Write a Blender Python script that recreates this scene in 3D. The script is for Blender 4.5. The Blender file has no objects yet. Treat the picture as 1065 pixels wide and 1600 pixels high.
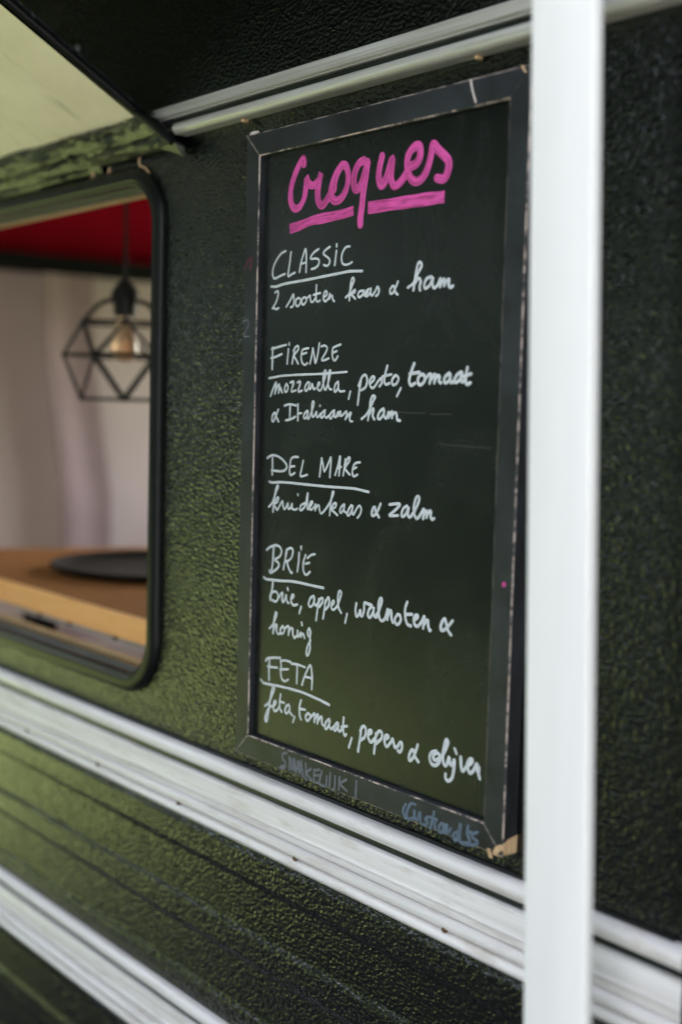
import bpy, bmesh, math, random
from mathutils import Vector, Matrix, noise as mnoise
random.seed(7)
SC = bpy.context.scene
COL = SC.collection
R = math.radians
Z0 = 1.10                                   # height of the board's lower inner edge above the ground

# ---------------------------------------------------------------- camera
cam_d = bpy.data.cameras.new("camera")
cam = bpy.data.objects.new("camera", cam_d)
COL.objects.link(cam)
SC.camera = cam
RT = ((0.6319434, 0.7745710, 0.0262165), (-0.0808039, 0.0322067, 0.9962095), (-0.7707906, 0.6316665, -0.0829412))
m = Matrix((RT[0], RT[1], [-c for c in RT[2]])).transposed().to_4x4()
m.translation = Vector((1.4472816, -1.0507824, 0.4655823 + Z0))
cam.matrix_world = m
cam_d.sensor_fit = 'VERTICAL'
cam_d.sensor_height = 36.0
cam_d.lens = 45.0
cam_d.clip_start = 0.02
cam_d.clip_end = 300.0
cam_d.dof.use_dof = True
cam_d.dof.focus_distance = 1.64
cam_d.dof.aperture_fstop = 1.7

# ---------------------------------------------------------------- light
SUN_EL, SUN_AZ = R(34), R(-14)              # behind the caravan: this wall stands in its own shade
w = bpy.data.worlds.new("World")
SC.world = w
w.use_nodes = True
nt = w.node_tree
nt.nodes.clear()
sky = nt.nodes.new('ShaderNodeTexSky')
sky.sky_type = 'NISHITA'
sky.sun_disc = False
sky.sun_elevation = SUN_EL
sky.sun_rotation = SUN_AZ
sky.dust_density = 2.0
hs = nt.nodes.new('ShaderNodeHueSaturation')
hs.inputs['Saturation'].default_value = 0.38
bg = nt.nodes.new('ShaderNodeBackground')
bg.inputs['Strength'].default_value = 0.15
out = nt.nodes.new('ShaderNodeOutputWorld')
nt.links.new(sky.outputs[0], hs.inputs['Color'])
nt.links.new(hs.outputs[0], bg.inputs['Color'])
nt.links.new(bg.outputs[0], out.inputs['Surface'])
sd = bpy.data.lights.new("sun", 'SUN')
sd.energy = 5.0
sd.angle = R(0.5)
sd.color = (1.0, 0.96, 0.90)
sun = bpy.data.objects.new("sun", sd)
COL.objects.link(sun)
to_sun = Vector((math.sin(SUN_AZ) * math.cos(SUN_EL), math.cos(SUN_AZ) * math.cos(SUN_EL), math.sin(SUN_EL)))
sun.rotation_euler = to_sun.to_track_quat('Z', 'Y').to_euler()
SC.view_settings.view_transform = 'Standard'
SC.view_settings.look = 'None'
SC.view_settings.gamma = 1.0
SC.view_settings.exposure = 3.27
SC.cycles.max_bounces = 10
SC.cycles.diffuse_bounces = 5
SC.cycles.glossy_bounces = 5

# ---------------------------------------------------------------- materials
class Mat:
    def __init__(s, name, base=(.5, .5, .5), rough=.5, metal=0., ior=1.5, spec=.5):
        s.m = bpy.data.materials.new(name)
        s.m.use_nodes = True
        s.n = s.m.node_tree.nodes
        s.l = s.m.node_tree.links
        s.b = s.n['Principled BSDF']
        s.set('Base Color', (*base, 1)); s.set('Roughness', rough); s.set('Metallic', metal)
        s.set('IOR', ior); s.set('Specular IOR Level', spec)
        s.tc = s.n.new('ShaderNodeTexCoord')
    def set(s, k, v): s.b.inputs[k].default_value = v
    def mapped(s, scale=(1, 1, 1)):
        mp = s.n.new('ShaderNodeMapping')
        mp.inputs['Scale'].default_value = scale
        s.l.new(s.tc.outputs['Object'], mp.inputs['Vector'])
        return mp.outputs[0]
    def noise(s, scale=5., detail=2., rough=.5, stretch=(1, 1, 1), dist=0.):
        t = s.n.new('ShaderNodeTexNoise')
        t.inputs['Scale'].default_value = scale; t.inputs['Detail'].default_value = detail
        t.inputs['Roughness'].default_value = rough; t.inputs['Distortion'].default_value = dist
        s.l.new(s.mapped(stretch), t.inputs['Vector'])
        return t.outputs['Fac']
    def ramp(s, fac, stops):
        r = s.n.new('ShaderNodeValToRGB')
        e = r.color_ramp.elements
        while len(e) < len(stops): e.new(.5)
        for el, (p, c) in zip(e, stops):
            el.position = p
            el.color = (*c, 1) if isinstance(c, tuple) else (c, c, c, 1)
        s.l.new(fac, r.inputs[0])
        return r.outputs[0]
    def mix(s, fac, a, b):
        x = s.n.new('ShaderNodeMix'); x.data_type = 'RGBA'
        if isinstance(fac, float): x.inputs[0].default_value = fac
        else: s.l.new(fac, x.inputs[0])
        for v, i in ((a, 6), (b, 7)):
            if isinstance(v, tuple): x.inputs[i].default_value = (*v, 1)
            else: s.l.new(v, x.inputs[i])
        return x.outputs[2]
    def math(s, op, a, b):
        x = s.n.new('ShaderNodeMath'); x.operation = op
        for v, i in ((a, 0), (b, 1)):
            if isinstance(v, (int, float)): x.inputs[i].default_value = v
            else: s.l.new(v, x.inputs[i])
        return x.outputs[0]
    def color(s, sock): s.l.new(sock, s.b.inputs['Base Color'])
    def roughness(s, sock): s.l.new(sock, s.b.inputs['Roughness'])
    def bump(s, sock, dist=.001, strength=1., prev=None):
        b = s.n.new('ShaderNodeBump')
        b.inputs['Distance'].default_value = dist; b.inputs['Strength'].default_value = strength
        s.l.new(sock, b.inputs['Height'])
        if prev is not None: s.l.new(prev, b.inputs['Normal'])
        s.l.new(b.outputs[0], s.b.inputs['Normal'])
        return b.outputs[0]

def mat_embossed():
    a = Mat('black_embossed_paint', (.011, .0125, .011), .2, ior=1.6)
    n1 = a.noise(165, .6, .4, (1, 1, 1.3), .35)
    n2 = a.noise(520, 1, .5)
    h = a.math('ADD', a.ramp(n1, [(.27, 0.), (.73, 1.)]), a.math('MULTIPLY', n2, .06))
    a.bump(h, .0011, 1.)
    a.roughness(a.ramp(a.noise(9, 4, .6), [(.3, .13), (.75, .24)]))
    a.color(a.mix(a.ramp(a.noise(14, 5, .65, (.4, 1, 1)), [(.5, 0.), (.75, .6)]), (.0018, .0021, .0019), (.005, .0055, .0048)))
    return a.m
def mat_white_trim():
    a = Mat('white_anodised_trim', (.74, .74, .73), .38, .0)
    st = a.noise(6, 3, .5, (.35, 12, 22))
    c = a.mix(a.ramp(st, [(.3, 0.), (.7, 1.)]), (.60, .56, .535), (.78, .74, .73))
    d = a.ramp(a.noise(22, 5, .7, (.5, 1, 3)), [(.52, 0.), (.72, .6)])
    a.color(a.mix(d, c, (.42, .36, .29)))
    a.roughness(a.ramp(st, [(.3, .45), (.7, .28)]))
    return a.m
def mat_rail():
    a = Mat('aged_aluminium', (.62, .61, .56), .4, .3)
    st = a.noise(8, 4, .6, (.5, 40, 40))
    a.color(a.mix(a.ramp(st, [(.35, 0.), (.68, 1.)]), (.34, .32, .26), (.58, .57, .54)))
    a.bump(a.noise(60, 3, .6, (.3, 1, 1)), .0006, .5)
    return a.m
def mat_plain(name, base, rough=.5, var=.25, scale=30, metal=0., ior=1.5, stretch=(1, 1, 1), bump=0., spec=.5):
    a = Mat(name, base, rough, metal, ior, spec)
    n = a.noise(scale, 4, .6, stretch)
    lo = tuple(c * (1 - var) for c in base); hi = tuple(min(1, c * (1 + var)) for c in base)
    a.color(a.mix(a.ramp(n, [(.3, 0.), (.7, 1.)]), lo, hi))
    if bump: a.bump(n, bump, .6)
    return a.m
def mat_cream():
    a = Mat('cream_panel', (.84, .82, .60), .5)
    n = a.noise(3.5, 5, .6, (1, 1, 1), .6); g = a.noise(28, 5, .7, (1, .25, .25))
    c = a.mix(a.ramp(n, [(.32, 0.), (.7, 1.)]), (.75, .665, .46), (.90, .815, .62))
    a.color(a.mix(a.ramp(g, [(.60, 0.), (.76, .55)]), c, (.40, .36, .22)))
    a.bump(n, .0012, .5)
    return a.m
def mat_peel():
    a = Mat('peeling_green_paint', (.055, .062, .030), .38)
    n = a.noise(17, 5, .62, (.45, 1, 1.6), .8); n2 = a.noise(70, 3, .6, (.5, 1, 1))
    c = a.mix(a.ramp(n2, [(.35, 0.), (.65, 1.)]), (.050, .058, .024), (.105, .115, .058))
    a.color(a.mix(a.ramp(n, [(.47, 0.), (.56, 1.)]), (.007, .008, .006), c))
    a.bump(n, .004, .8)
    return a.m
def mat_board():
    a = Mat('chalkboard_paint', (.014, .0155, .0135), .3, ior=1.5)
    wipe = a.noise(5, 5, .65, (1.3, 1, .8), 1.2)
    dust = a.ramp(a.noise(420, 2, .7), [(.72, 0.), (.78, 1.)])
    c = a.mix(a.ramp(wipe, [(.45, 0.), (.8, 1.)]), (.0040, .0047, .0042), (.0115, .0128, .0120))
    streak = a.ramp(a.noise(7, 3, .6, (9, 1, .7)), [(.6, 0.), (.75, .35)])
    c = a.mix(streak, c, (.012, .0135, .013))
    c = a.mix(a.math('MULTIPLY', dust, .25), c, (.12, .125, .12))
    a.color(c)
    a.roughness(a.ramp(wipe, [(.35, .2), (.75, .34)]))
    a.bump(a.noise(700, 2, .5), .00025, .6)
    return a.m
def mat_frame():
    a = Mat('black_painted_wood', (.022, .024, .027), .42)
    g = a.noise(14, 5, .65, (1, 4, 1))
    c = a.mix(a.ramp(g, [(.35, 0.), (.75, 1.)]), (.007, .0078, .009), (.028, .031, .036))
    sc = a.ramp(a.noise(240, 3, .6), [(.73, 0.), (.76, 1.)])
    a.color(a.mix(a.math('MULTIPLY', sc, .5), c, (.2, .19, .18)))
    a.bump(a.noise(60, 4, .6), .0004, .6)
    return a.m
def mat_worn():
    a = Mat('paint_worn_to_wood', (.4, .3, .24), .6)
    n = a.noise(38, 5, .75)
    n2 = a.noise(300, 2, .6)
    f = a.ramp(a.math('ADD', n, a.math('MULTIPLY', n2, .3)), [(.60, 0.), (.70, 1.)])
    a.color(a.mix(f, (.02, .021, .022), (.40, .31, .265)))
    return a.m
def mat_wood(name, lo, hi, rough=.4, stretch=(1.2, 14, 14), spec=.5):
    a = Mat(name, lo, rough, spec=spec)
    g = a.noise(9, 6, .65, stretch, .5)
    a.color(a.mix(a.ramp(g, [(.3, 0.), (.72, 1.)]), lo, hi))
    a.bump(g, .0006, .4)
    return a.m
def mat_ink(name, base, thin, scale=160, alo=.45, ahi=.62):
    a = Mat(name, base, .65)
    at = a.n.new('ShaderNodeAttribute'); at.attribute_name = 'stroke'       # x across the pen tip, y along the stroke
    t = a.n.new('ShaderNodeTexNoise'); t.inputs['Scale'].default_value = 1.; t.inputs['Detail'].default_value = 3; t.inputs['Roughness'].default_value = .6
    a.l.new(at.outputs['Vector'], t.inputs['Vector'])
    n = a.math('ADD', a.math('MULTIPLY', t.outputs['Fac'], .75), a.math('MULTIPLY', a.noise(scale, 4, .7), .25))
    a.color(a.mix(a.ramp(n, [(alo - .12, 0.), (ahi, 1.)]), thin, base))
    return a.m
M = dict(
    paint=mat_embossed(), trim=mat_white_trim(), rail=mat_rail(), board=mat_board(), frame=mat_frame(), worn=mat_worn(),
    rubber=mat_plain('black_rubber', (.005, .0055, .0053), .36, .3, 40, bump=.0003, spec=.2),
    insert=mat_plain('dark_green_insert', (.012, .016, .013), .3),
    reveal=mat_plain('green_black_lacquer', (.03, .036, .026), .28, .5, 12, stretch=(.4, 3, 3), bump=.001),
    peel=mat_peel(),
    gap=mat_plain('black_gap', (.006, .006, .006), .6),
    cream=mat_cream(),
    post=mat_plain('white_gloss_paint', (.76, .735, .715), .4, .03, 4, stretch=(6, 6, .5)),
    wood_top=mat_wood('brown_counter_wood', (.215, .085, .027), (.315, .142, .048), .7, spec=.05),
    wood_edge=mat_wood('honey_wood_edge', (.74, .36, .11), (.84, .46, .17), .6),
    wood_lip=mat_wood('raw_wood_lip', (.40, .25, .11), (.58, .42, .22), .5),
    chip=mat_wood('splintered_wood', (.42, .24, .11), (.66, .46, .27), .7, (20, 20, 3)),
    red=mat_plain('red_wall_paint', (.34, .003, .017), .9, .08, 3, spec=.1),
    blackpaint=mat_plain('black_bar_paint', (.006, .006, .006), .7, spec=.1),
    curtain=mat_plain('pale_pink_cloth', (.40, .325, .295), .8, .06, 3),
    mauve=mat_plain('mauve_cloth', (.235, .17, .165), .855, .08, 6),
    inner=mat_plain('grey_white_lining', (.42, .40, .38), .6, .05, 3),
    floor=mat_plain('grey_vinyl', (.25, .24, .22), .5),
    wire=mat_plain('matt_black_wire', (.012, .011, .010), .6, spec=.2),
    iron=mat_plain('black_iron', (.006, .0055, .0055), .5, .4, 25, spec=.12),
    steel=mat_plain('grey_steel', (.42, .42, .43), .4, .1, 20, .6),
    rust=mat_plain('rusty_screw', (.09, .045, .018), .75, .6, 400),
    screw=mat_plain('bright_screw', (.6, .6, .6), .35, .1, 40, .8),
    awning=mat_plain('charcoal_awning_cloth', (.008, .0085, .009), .8),
    white=mat_ink('white_marker_ink', (.66, .68, .70), (.36, .38, .39), 240),
    pink=mat_ink('pink_marker_ink', (.66, .08, .34), (.33, .03, .15), 60, .53, .56),
    faint=mat_ink('wiped_marker', (.16, .17, .195), (.05, .053, .06), 160),
    blue=mat_ink('wiped_blue_marker', (.12, .165, .225), (.04, .05, .065), 120),
    redink=mat_ink('red_marker', (.30, .02, .07), (.08, .02, .03), 120),
    scuff=mat_ink('scuff_mark', (.035, .037, .036), (.014, .016, .015), 130),
)
def mat_glass():
    a = Mat('amber_glass', (.52, .36, .21), .35)
    a.set('Transmission Weight', .45)
    return a.m
M['amber'] = mat_glass()
def mat_filament():
    a = Mat('glowing_filament', (.8, .4, .15), .5)
    a.set('Emission Color', (1., .52, .2, 1)); a.set('Emission Strength', .05)
    return a.m
M['filament'] = mat_filament()
def mat_grass():
    a = Mat('lawn_grass', (.10, .13, .035), .7)
    n = a.noise(1.6, 6, .7); n2 = a.noise(30, 4, .7)
    c = a.mix(a.ramp(n, [(.3, 0.), (.7, 1.)]), (.115, .152, .033), (.165, .186, .052))
    a.color(a.mix(a.ramp(n2, [(.35, 0.), (.65, .5)]), c, (.075, .12, .03)))
    a.bump(n2, .03, .6)
    return a.m
M['grass'] = mat_grass()
M['leaf'] = mat_plain('tree_leaves', (.024, .040, .030), .7, .5, .6, spec=.2)
M['gravel'] = mat_plain('pale_bounce_gravel', (.36, .35, .33), .9, .3, 9)
M['paving'] = mat_plain('dark_paving', (.045, .045, .043), .8, .3, 5)

# ---------------------------------------------------------------- builders
class MB:
    """collects faces, then links them as one mesh object"""
    def __init__(s): s.v = []; s.f = []; s.mi = []; s.at = []
    def add(s, vs, fs, mi=0):
        o = len(s.v); s.v += [tuple(v) for v in vs]
        for f in fs: s.f.append(tuple(i + o for i in f)); s.mi.append(mi)
    def box(s, lo, hi, mi=0, skew=None):
        (x0, y0, z0), (x1, y1, z1) = lo, hi
        vs = [(x0, y0, z0), (x1, y0, z0), (x1, y1, z0), (x0, y1, z0), (x0, y0, z1), (x1, y0, z1), (x1, y1, z1), (x0, y1, z1)]
        s.add(vs, [(0, 3, 2, 1), (4, 5, 6, 7), (0, 1, 5, 4), (1, 2, 6, 5), (2, 3, 7, 6), (3, 0, 4, 7)], mi)
    def tube(s, pts, r, n=10, mi=0, caps=True):
        pts = [Vector(p) for p in pts]; N = len(pts)
        rr = r if isinstance(r, (list, tuple)) else [r] * N
        t0 = (pts[1] - pts[0]).normalized()
        ref = Vector((0, 0, 1)) if abs(t0.z) < .9 else Vector((1, 0, 0))
        u = t0.cross(ref).normalized(); vs = []
        for i, p in enumerate(pts):
            t = (pts[min(i + 1, N - 1)] - pts[max(i - 1, 0)]).normalized()
            u = (u - t * u.dot(t)).normalized(); v = t.cross(u)
            for k in range(n):
                a = 2 * math.pi * k / n
                vs.append(p + (u * math.cos(a) + v * math.sin(a)) * rr[i])
        fs = [(i * n + k, i * n + (k + 1) % n, (i + 1) * n + (k + 1) % n, (i + 1) * n + k) for i in range(N - 1) for k in range(n)]
        if caps: fs += [tuple(range(n))[::-1], tuple((N - 1) * n + k for k in range(n))]
        s.add(vs, fs, mi)
    def lathe(s, prof, c, n=32, mi=0):
        vs = []; fs = []
        for (r, z) in prof:
            for k in range(n):
                a = 2 * math.pi * k / n
                vs.append((c[0] + r * math.cos(a), c[1] + r * math.sin(a), c[2] + z))
        for i in range(len(prof) - 1):
            for k in range(n):
                fs.append((i * n + k, i * n + (k + 1) % n, (i + 1) * n + (k + 1) % n, (i + 1) * n + k))
        s.add(vs, fs, mi)
    def extrude_x(s, prof, x0, x1, seg=1, mi=0, caps=True, wob=None):
        """prof: closed loop of (y, z)"""
        n = len(prof); vs = []
        for i in range(seg + 1):
            x = x0 + (x1 - x0) * i / seg
            for j, (y, z) in enumerate(prof):
                dy, dz = wob(x, j) if wob else (0, 0)
                vs.append((x, y + dy, z + dz))
        fs = [(i * n + j, (i + 1) * n + j, (i + 1) * n + (j + 1) % n, i * n + (j + 1) % n) for i in range(seg) for j in range(n)]
        if caps: fs += [tuple(range(n)), tuple(seg * n + j for j in range(n))[::-1]]
        s.add(vs, fs, mi)
    def ring(s, path, prof, mi=0):
        """sweep prof (inset, y) round the closed path of (x, z, nx, nz); n points outward"""
        n = len(prof); P = len(path); vs = []
        for (x, z, nx, nz) in path:
            for (d, y) in prof: vs.append((x - nx * d, y, z - nz * d))
        fs = [(i * n + j, ((i + 1) % P) * n + j, ((i + 1) % P) * n + j + 1, i * n + j + 1) for i in range(P) for j in range(n - 1)]
        s.add(vs, fs, mi)
    def build(s, name, mat, parent=None, smooth=False, bevel=0., zoff=Z0, angle=35, recalc=True):
        o0 = parent_loc(parent)
        me = bpy.data.meshes.new(name)
        me.from_pydata([(x - o0.x, y - o0.y, z + zoff - o0.z) for x, y, z in s.v], [], s.f)
        mats = mat if isinstance(mat, (list, tuple)) else [mat]
        if s.at:
            at = me.attributes.new('stroke', 'FLOAT_VECTOR', 'POINT')
            at.data.foreach_set('vector', [c for v in s.at for c in v])
        for mm in mats: me.materials.append(mm)
        if len(mats) > 1: me.polygons.foreach_set('material_index', s.mi)
        if recalc:
            bm = bmesh.new(); bm.from_mesh(me)
            bmesh.ops.recalc_face_normals(bm, faces=bm.faces)
            bm.to_mesh(me); bm.free()
        if smooth:
            me.polygons.foreach_set('use_smooth', [True] * len(me.polygons))
            me.set_sharp_from_angle(angle=R(angle))
        o = bpy.data.objects.new(name, me); COL.objects.link(o)
        if parent: o.parent = parent
        if bevel:
            b = o.modifiers.new('bevel', 'BEVEL'); b.width = bevel; b.segments = 3; b.limit_method = 'ANGLE'
            b.harden_normals = False
        return o
def parent_loc(p):
    v = Vector((0, 0, 0))
    while p is not None: v = v + p.location; p = p.parent
    return v
def tag(o, label=None, cat=None, group=None, kind=None):
    for k, v in (('label', label), ('category', cat), ('group', group), ('kind', kind)):
        if v: o[k] = v
    return o
def thing(name, loc, label, cat, group=None):
    o = bpy.data.objects.new(name, None); COL.objects.link(o); o.location = loc
    o.empty_display_size = .1
    return tag(o, label, cat, group)

# ---------------------------------------------------------------- setting
def sheet(name, x0, x1, y0, y1, z, mat):
    b = MB(); b.add([(x0, y0, z), (x1, y0, z), (x1, y1, z), (x0, y1, z)], [(0, 1, 2, 3)])
    o = b.build(name, mat, zoff=0); o['kind'] = 'structure'; return o
sheet('lawn', -90, 90, -90, 90, 0., M['grass'])
sheet('paved_pitch', -1.9, 1.6, -4.6, 4, .006, M['paving'])
sheet('bounce_gravel', 1.6, 24, -24, 4, .006, M['gravel'])  # unseen pale ground, added to bounce neutral light on post and trims

def treeline():
    rnd = random.Random(3); vs = []; fs = []
    for k in range(64):
        az = 172 + 116 * (k + rnd.uniform(-.3, .3)) / 63
        a = R(az)
        d = 13 - 7.6 * min(1, max(0, (az - 185) / 42)) + rnd.uniform(-.5, 1.2)
        h = d * (rnd.uniform(.10, .22) if 249 < az < 262 else rnd.uniform(.30, .58) if az < 226 else rnd.uniform(.62, .95))  # low gap shaped so sky glints reach the embossed paint
        cx, cy = d * math.cos(a), d * math.sin(a)
        sp = .09 * d * (.5 if 245 < az < 266 else 1)
        for c in range(16 if az < 224 else 40):
            t = rnd.random() ** 1.1
            bx, by, bz = cx + rnd.gauss(0, .75) * sp, cy + rnd.gauss(0, .75) * sp, h * t
            for q in range(22):
                p = Vector((bx + rnd.gauss(0, .045) * d, by + rnd.gauss(0, .045) * d, max(.05, bz + rnd.gauss(0, .04) * d)))
                n = Vector((rnd.gauss(0, 1), rnd.gauss(0, 1), rnd.gauss(.4, 1))).normalized()
                u = n.orthogonal().normalized() * rnd.uniform(.012, .026) * d; v = n.cross(u) * rnd.uniform(.5, .85)
                o = len(vs); vs += [p - u, p + v, p + u, p - v]; fs.append((o, o + 1, o + 2, o + 3))
    for k in range(22):  # extra unseen trees, added to darken the post's right side
        a = R(322 + 44 * k / 21); d = rnd.uniform(8, 10)
        for c in range(24):
            bx, by, bz = d * math.cos(a) + rnd.gauss(0, .8), d * math.sin(a) + rnd.gauss(0, .8), 7.5 * rnd.random()
            for q in range(20):
                p = Vector((bx + rnd.gauss(0, .45), by + rnd.gauss(0, .45), max(.05, bz + rnd.gauss(0, .4))))
                n = Vector((rnd.gauss(0, 1), rnd.gauss(0, 1), rnd.gauss(.4, 1))).normalized()
                u = n.orthogonal().normalized() * rnd.uniform(.12, .24); v = n.cross(u) * rnd.uniform(.5, .85)
                o = len(vs); vs += [p - u, p + v, p + u, p - v]; fs.append((o, o + 1, o + 2, o + 3))
    b = MB(); b.add(vs, fs)
    o = b.build('unseen_tree_line', M['leaf'], zoff=0, recalc=False)
    tag(o, 'dark green line of trees standing round the lawn, mirrored in the black paint', 'trees', kind='stuff')
treeline()

# ---------------------------------------------------------------- the caravan
caravan = thing('food_caravan', (0, 0, 0), 'glossy black caravan with embossed side wall, white trim strips and an open serving window', 'caravan')
XL, XR, YB = -2.9, 2.6, 2.1
WX0, WX1, WZ0, WZ1, WR = -1.36, -.294, .007, .817, .082       # the serving window's opening

def rounded(x0, x1, z0, z1, r, n=14):
    path = []
    for (cx, cz, a0) in ((x1 - r, z1 - r, 0), (x0 + r, z1 - r, 90), (x0 + r, z0 + r, 180), (x1 - r, z0 + r, 270)):
        for k in range(n + 1):
            a = R(a0 + 90 * k / n)
            path.append((cx + r * math.cos(a), cz + r * math.sin(a), math.cos(a), math.sin(a)))
    # points along the straight sides
    res = []
    P = len(path)
    for i in range(P):
        p, q = path[i], path[(i + 1) % P]
        res.append(p)
        L = math.hypot(q[0] - p[0], q[1] - p[1])
        if L > .1:
            s = int(L / .03)
            for k in range(1, s): 
                t = k / s
                res.append((p[0] + (q[0] - p[0]) * t, p[1] + (q[1] - p[1]) * t, p[2], p[3]))
    return res
WPATH = rounded(WX0, WX1, WZ0, WZ1, WR)

def side_panel():
    bm = bmesh.new()
    def loop(pts):
        vs = [bm.verts.new(p) for p in pts]
        return [bm.edges.new((vs[i], vs[(i + 1) % len(vs)])) for i in range(len(vs))]
    e = loop([(XL, 0, -.06), (XR, 0, -.06), (XR, 0, 1.35), (XL, 0, 1.35)])
    e += loop([(x, 0, z) for (x, z, _, _) in WPATH])
    bmesh.ops.triangle_fill(bm, use_beauty=True, edges=e)
    b = MB(); bm.verts.index_update()
    b.add([v.co for v in bm.verts], [[v.index for v in f.verts] for f in bm.faces])
    bm.free()
    # drop any triangle inside the opening
    keep = [f for f in b.f if not (lambda cx, cz: WX0 < cx < WX1 and WZ0 < cz < WZ1 and all(any(abs(b.v[i][0] - x) < 1e-6 and abs(b.v[i][2] - z) < 1e-6 for x, z, _, _ in WPATH) for i in f))(
        sum(b.v[i][0] for i in f) / 3, sum(b.v[i][2] for i in f) / 3)]
    b.f = keep; b.mi = [0] * len(keep)
    o = b.build('side_panel', M['paint'], caravan, recalc=False)
    me = o.data
    if me.polygons[0].normal.y > 0: me.flip_normals()
    return o
side_panel()
# lower side with shallow pressed ribs
def lower_panel():
    prof = []
    z = -.06
    prof.append((0, z))
    for k in range(8):
        top = -.060 - .1195 * k - .117          # bottom edge of the raised band above, then the flat, then next band
        for (dz, y) in ((.0495, 0), (.041, -.0022), (.0, -.0022)):
            pass
    z_dark = [-.2245 - .1195 * k for k in range(-1, 7)]
    pts = [(0, -.058)]
    for zd in z_dark:
        for (z, y) in ((zd + .0500, 0.), (zd + .0475, -.0007), (zd + .0415, -.0035), (zd + .0390, -.0042), (zd + .0070, -.0042), (zd + .0045, -.0035), (zd - .0020, -.0007), (zd - .0045, 0.)):
            if z < -.06 and z > -1.0: pts.append((y, z))
    pts.append((0, -.80))
    pts = [p for p in pts if p[1] >= -.80]
    b = MB(); n = len(pts)
    b.add([(x, y, z) for x in (XL, XR) for (y, z) in pts], [(j, j + 1, n + j + 1, n + j) for j in range(n - 1)])
    o = b.build('lower_panel', M['paint'], caravan, recalc=False)
    if o.data.polygons[0].normal.y > 0: o.data.flip_normals()
lower_panel()
def shell():
    b = MB()
    b.box((XL, .004, 1.352), (XR, YB, 1.40))
    b.build('roof', M['paint'], caravan)
    b = MB(); b.box((XL, .03, -.80), (XR, YB - .03, -.74)); b.build('floor', M['floor'], caravan)
    # end wall with red upper part, rear wall with an unseen opening added to let light in, right end
    b = MB(); b.box((XL, .004, -.738), (XL + .02, YB - .002, 1.35)); b.build('end_wall', [M['red']], caravan)
    b = MB(); b.box((XR - .02, .004, -.738), (XR, YB - .002, 1.35)); b.build('end_wall', [M['inner']], caravan)
    b = MB()
    x0, x1, z0, z1 = -2.5, -.9, .15, .85
    y = YB
    b.box((XL + .02, y - .02, -.738), (x0, y, 1.35)); b.box((x1, y - .02, -.738), (XR - .02, y, 1.35))
    b.box((x0, y - .02, -.738), (x1, y, z0)); b.box((x0, y - .02, z1), (x1, y, 1.35))
    b.build('rear_wall', [M['inner']], caravan)
    b = MB(); b.box((XL + .02, .02, 1.330), (XR - .02, YB - .022, 1.348)); b.build('ceiling', M['inner'], caravan)
    # lining behind the outer skin
    b = MB()
    b.box((XL + .02, .012, -.738), (WX0 - .02, .02, 1.329)); b.box((WX1 + .012, .012, -.738), (XR - .02, .02, 1.329))
    b.box((WX0 - .02, .012, -.738), (WX1 + .012, .02, WZ0 - .02)); b.box((WX0 - .02, .012, WZ1 + .012), (WX1 + .012, .02, 1.329))
    b.build('side_lining', M['inner'], caravan)
    # wheel box / skirt
    b = MB(); b.box((XL + .1, .25, -1.09), (XR - .1, YB - .1, -.802)); b.build('chassis', M['gap'], caravan)
shell()

# window rubber, reveal and wooden lip
wf = MB()
wf.ring(WPATH, [(-.018, -.0005), (-.0178, -.005), (-.0155, -.0085), (-.010, -.0112), (-.002, -.0122), (.004, -.0115), (.0065, -.009), (.0080, -.0088), (.0095, -.0095), (.012, -.008), (.0135, -.004), (.0135, .004)])
win = wf.build('window_frame', M['rubber'], caravan, smooth=True)
rv = MB()
rv.ring(WPATH, [(.0135, .004), (.010, .012), (.011, .020), (.016, .022), (.016, .030), (.012, .032), (.013, .048)])
rv.build('reveal', M['reveal'], win, smooth=True)
lp = MB()
lp.ring(WPATH, [(.012, .048), (.0150, .048), (.0165, .050), (.0165, .060), (.012, .062)])
lp.build('wooden_lip', M['wood_lip'], win, smooth=True)

# ---- trim strips
TRIM = [(0, -.058), (-.009, -.0585), (-.014, -.0600), (-.0175, -.0640), (-.0185, -.0690), (-.0175, -.0745), (-.0145, -.0785), (-.0100, -.0795),
        (-.0030, -.0800), (-.0030, -.0905), (-.0095, -.0910), (-.0120, -.0925), (-.0130, -.0955), (-.0140, -.1175), (-.0156, -.1186), (-.0158, -.1206),
        (-.0100, -.1209), (-.0100, -.1215), (-.0142, -.1220), (-.0122, -.1322), (-.0060, -.1326), (-.0060, -.1336), (-.0138, -.1342), (-.0182, -.1372), (-.0190, -.1420), (-.0182, -.1460), (-.0145, -.1495),
        (-.0124, -.1508), (-.0070, -.1511), (-.0070, -.1521), (-.0130, -.1526), (-.0165, -.1555), (-.0180, -.1590), (-.0172, -.1630), (-.0140, -.1668), (-.0090, -.1692), (0, -.1705)]
def trim(dz, x1, name, screws, dark_edge=False):
    b = MB(); b.extrude_x([(y, z + dz) for y, z in TRIM], XL, x1, seg=40)
    o = b.build(name, M['trim'], caravan, smooth=True, angle=40)
    c = MB(); c.extrude_x([(-.0034, -.0803 + dz), (-.0075, -.0812 + dz), (-.0085, -.0855 + dz), (-.0070, -.0898 + dz), (-.0034, -.0902 + dz)], XL + .01, x1 - .004)
    c.build('rubber_insert', M['insert'], o, smooth=True)
    for x in screws:
        s = MB(); s.lathe([(0, .0), (.0018, -.0002), (.0034, -.0010), (.0040, -.0022), (.0040, -.006)], (0, 0, 0), 14)
        s.v = [(x + a, -.0150 + c_ * -1 - .004, -.1485 + dz + b_) for a, b_, c_ in s.v]
        s.v = [(a, -.0185 - (b_ + .019), c_) if False else (a, b_, c_) for a, b_, c_ in s.v]
        s.build('screw', M['rust'], o, smooth=True)
    return o
trim(0, .729, 'trim_strip', [-1.30, -1.008, -.713, -.190 - .255, -.190, .106, .398])
t2 = trim(-.3945, .9, 'trim_strip', [])
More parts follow.
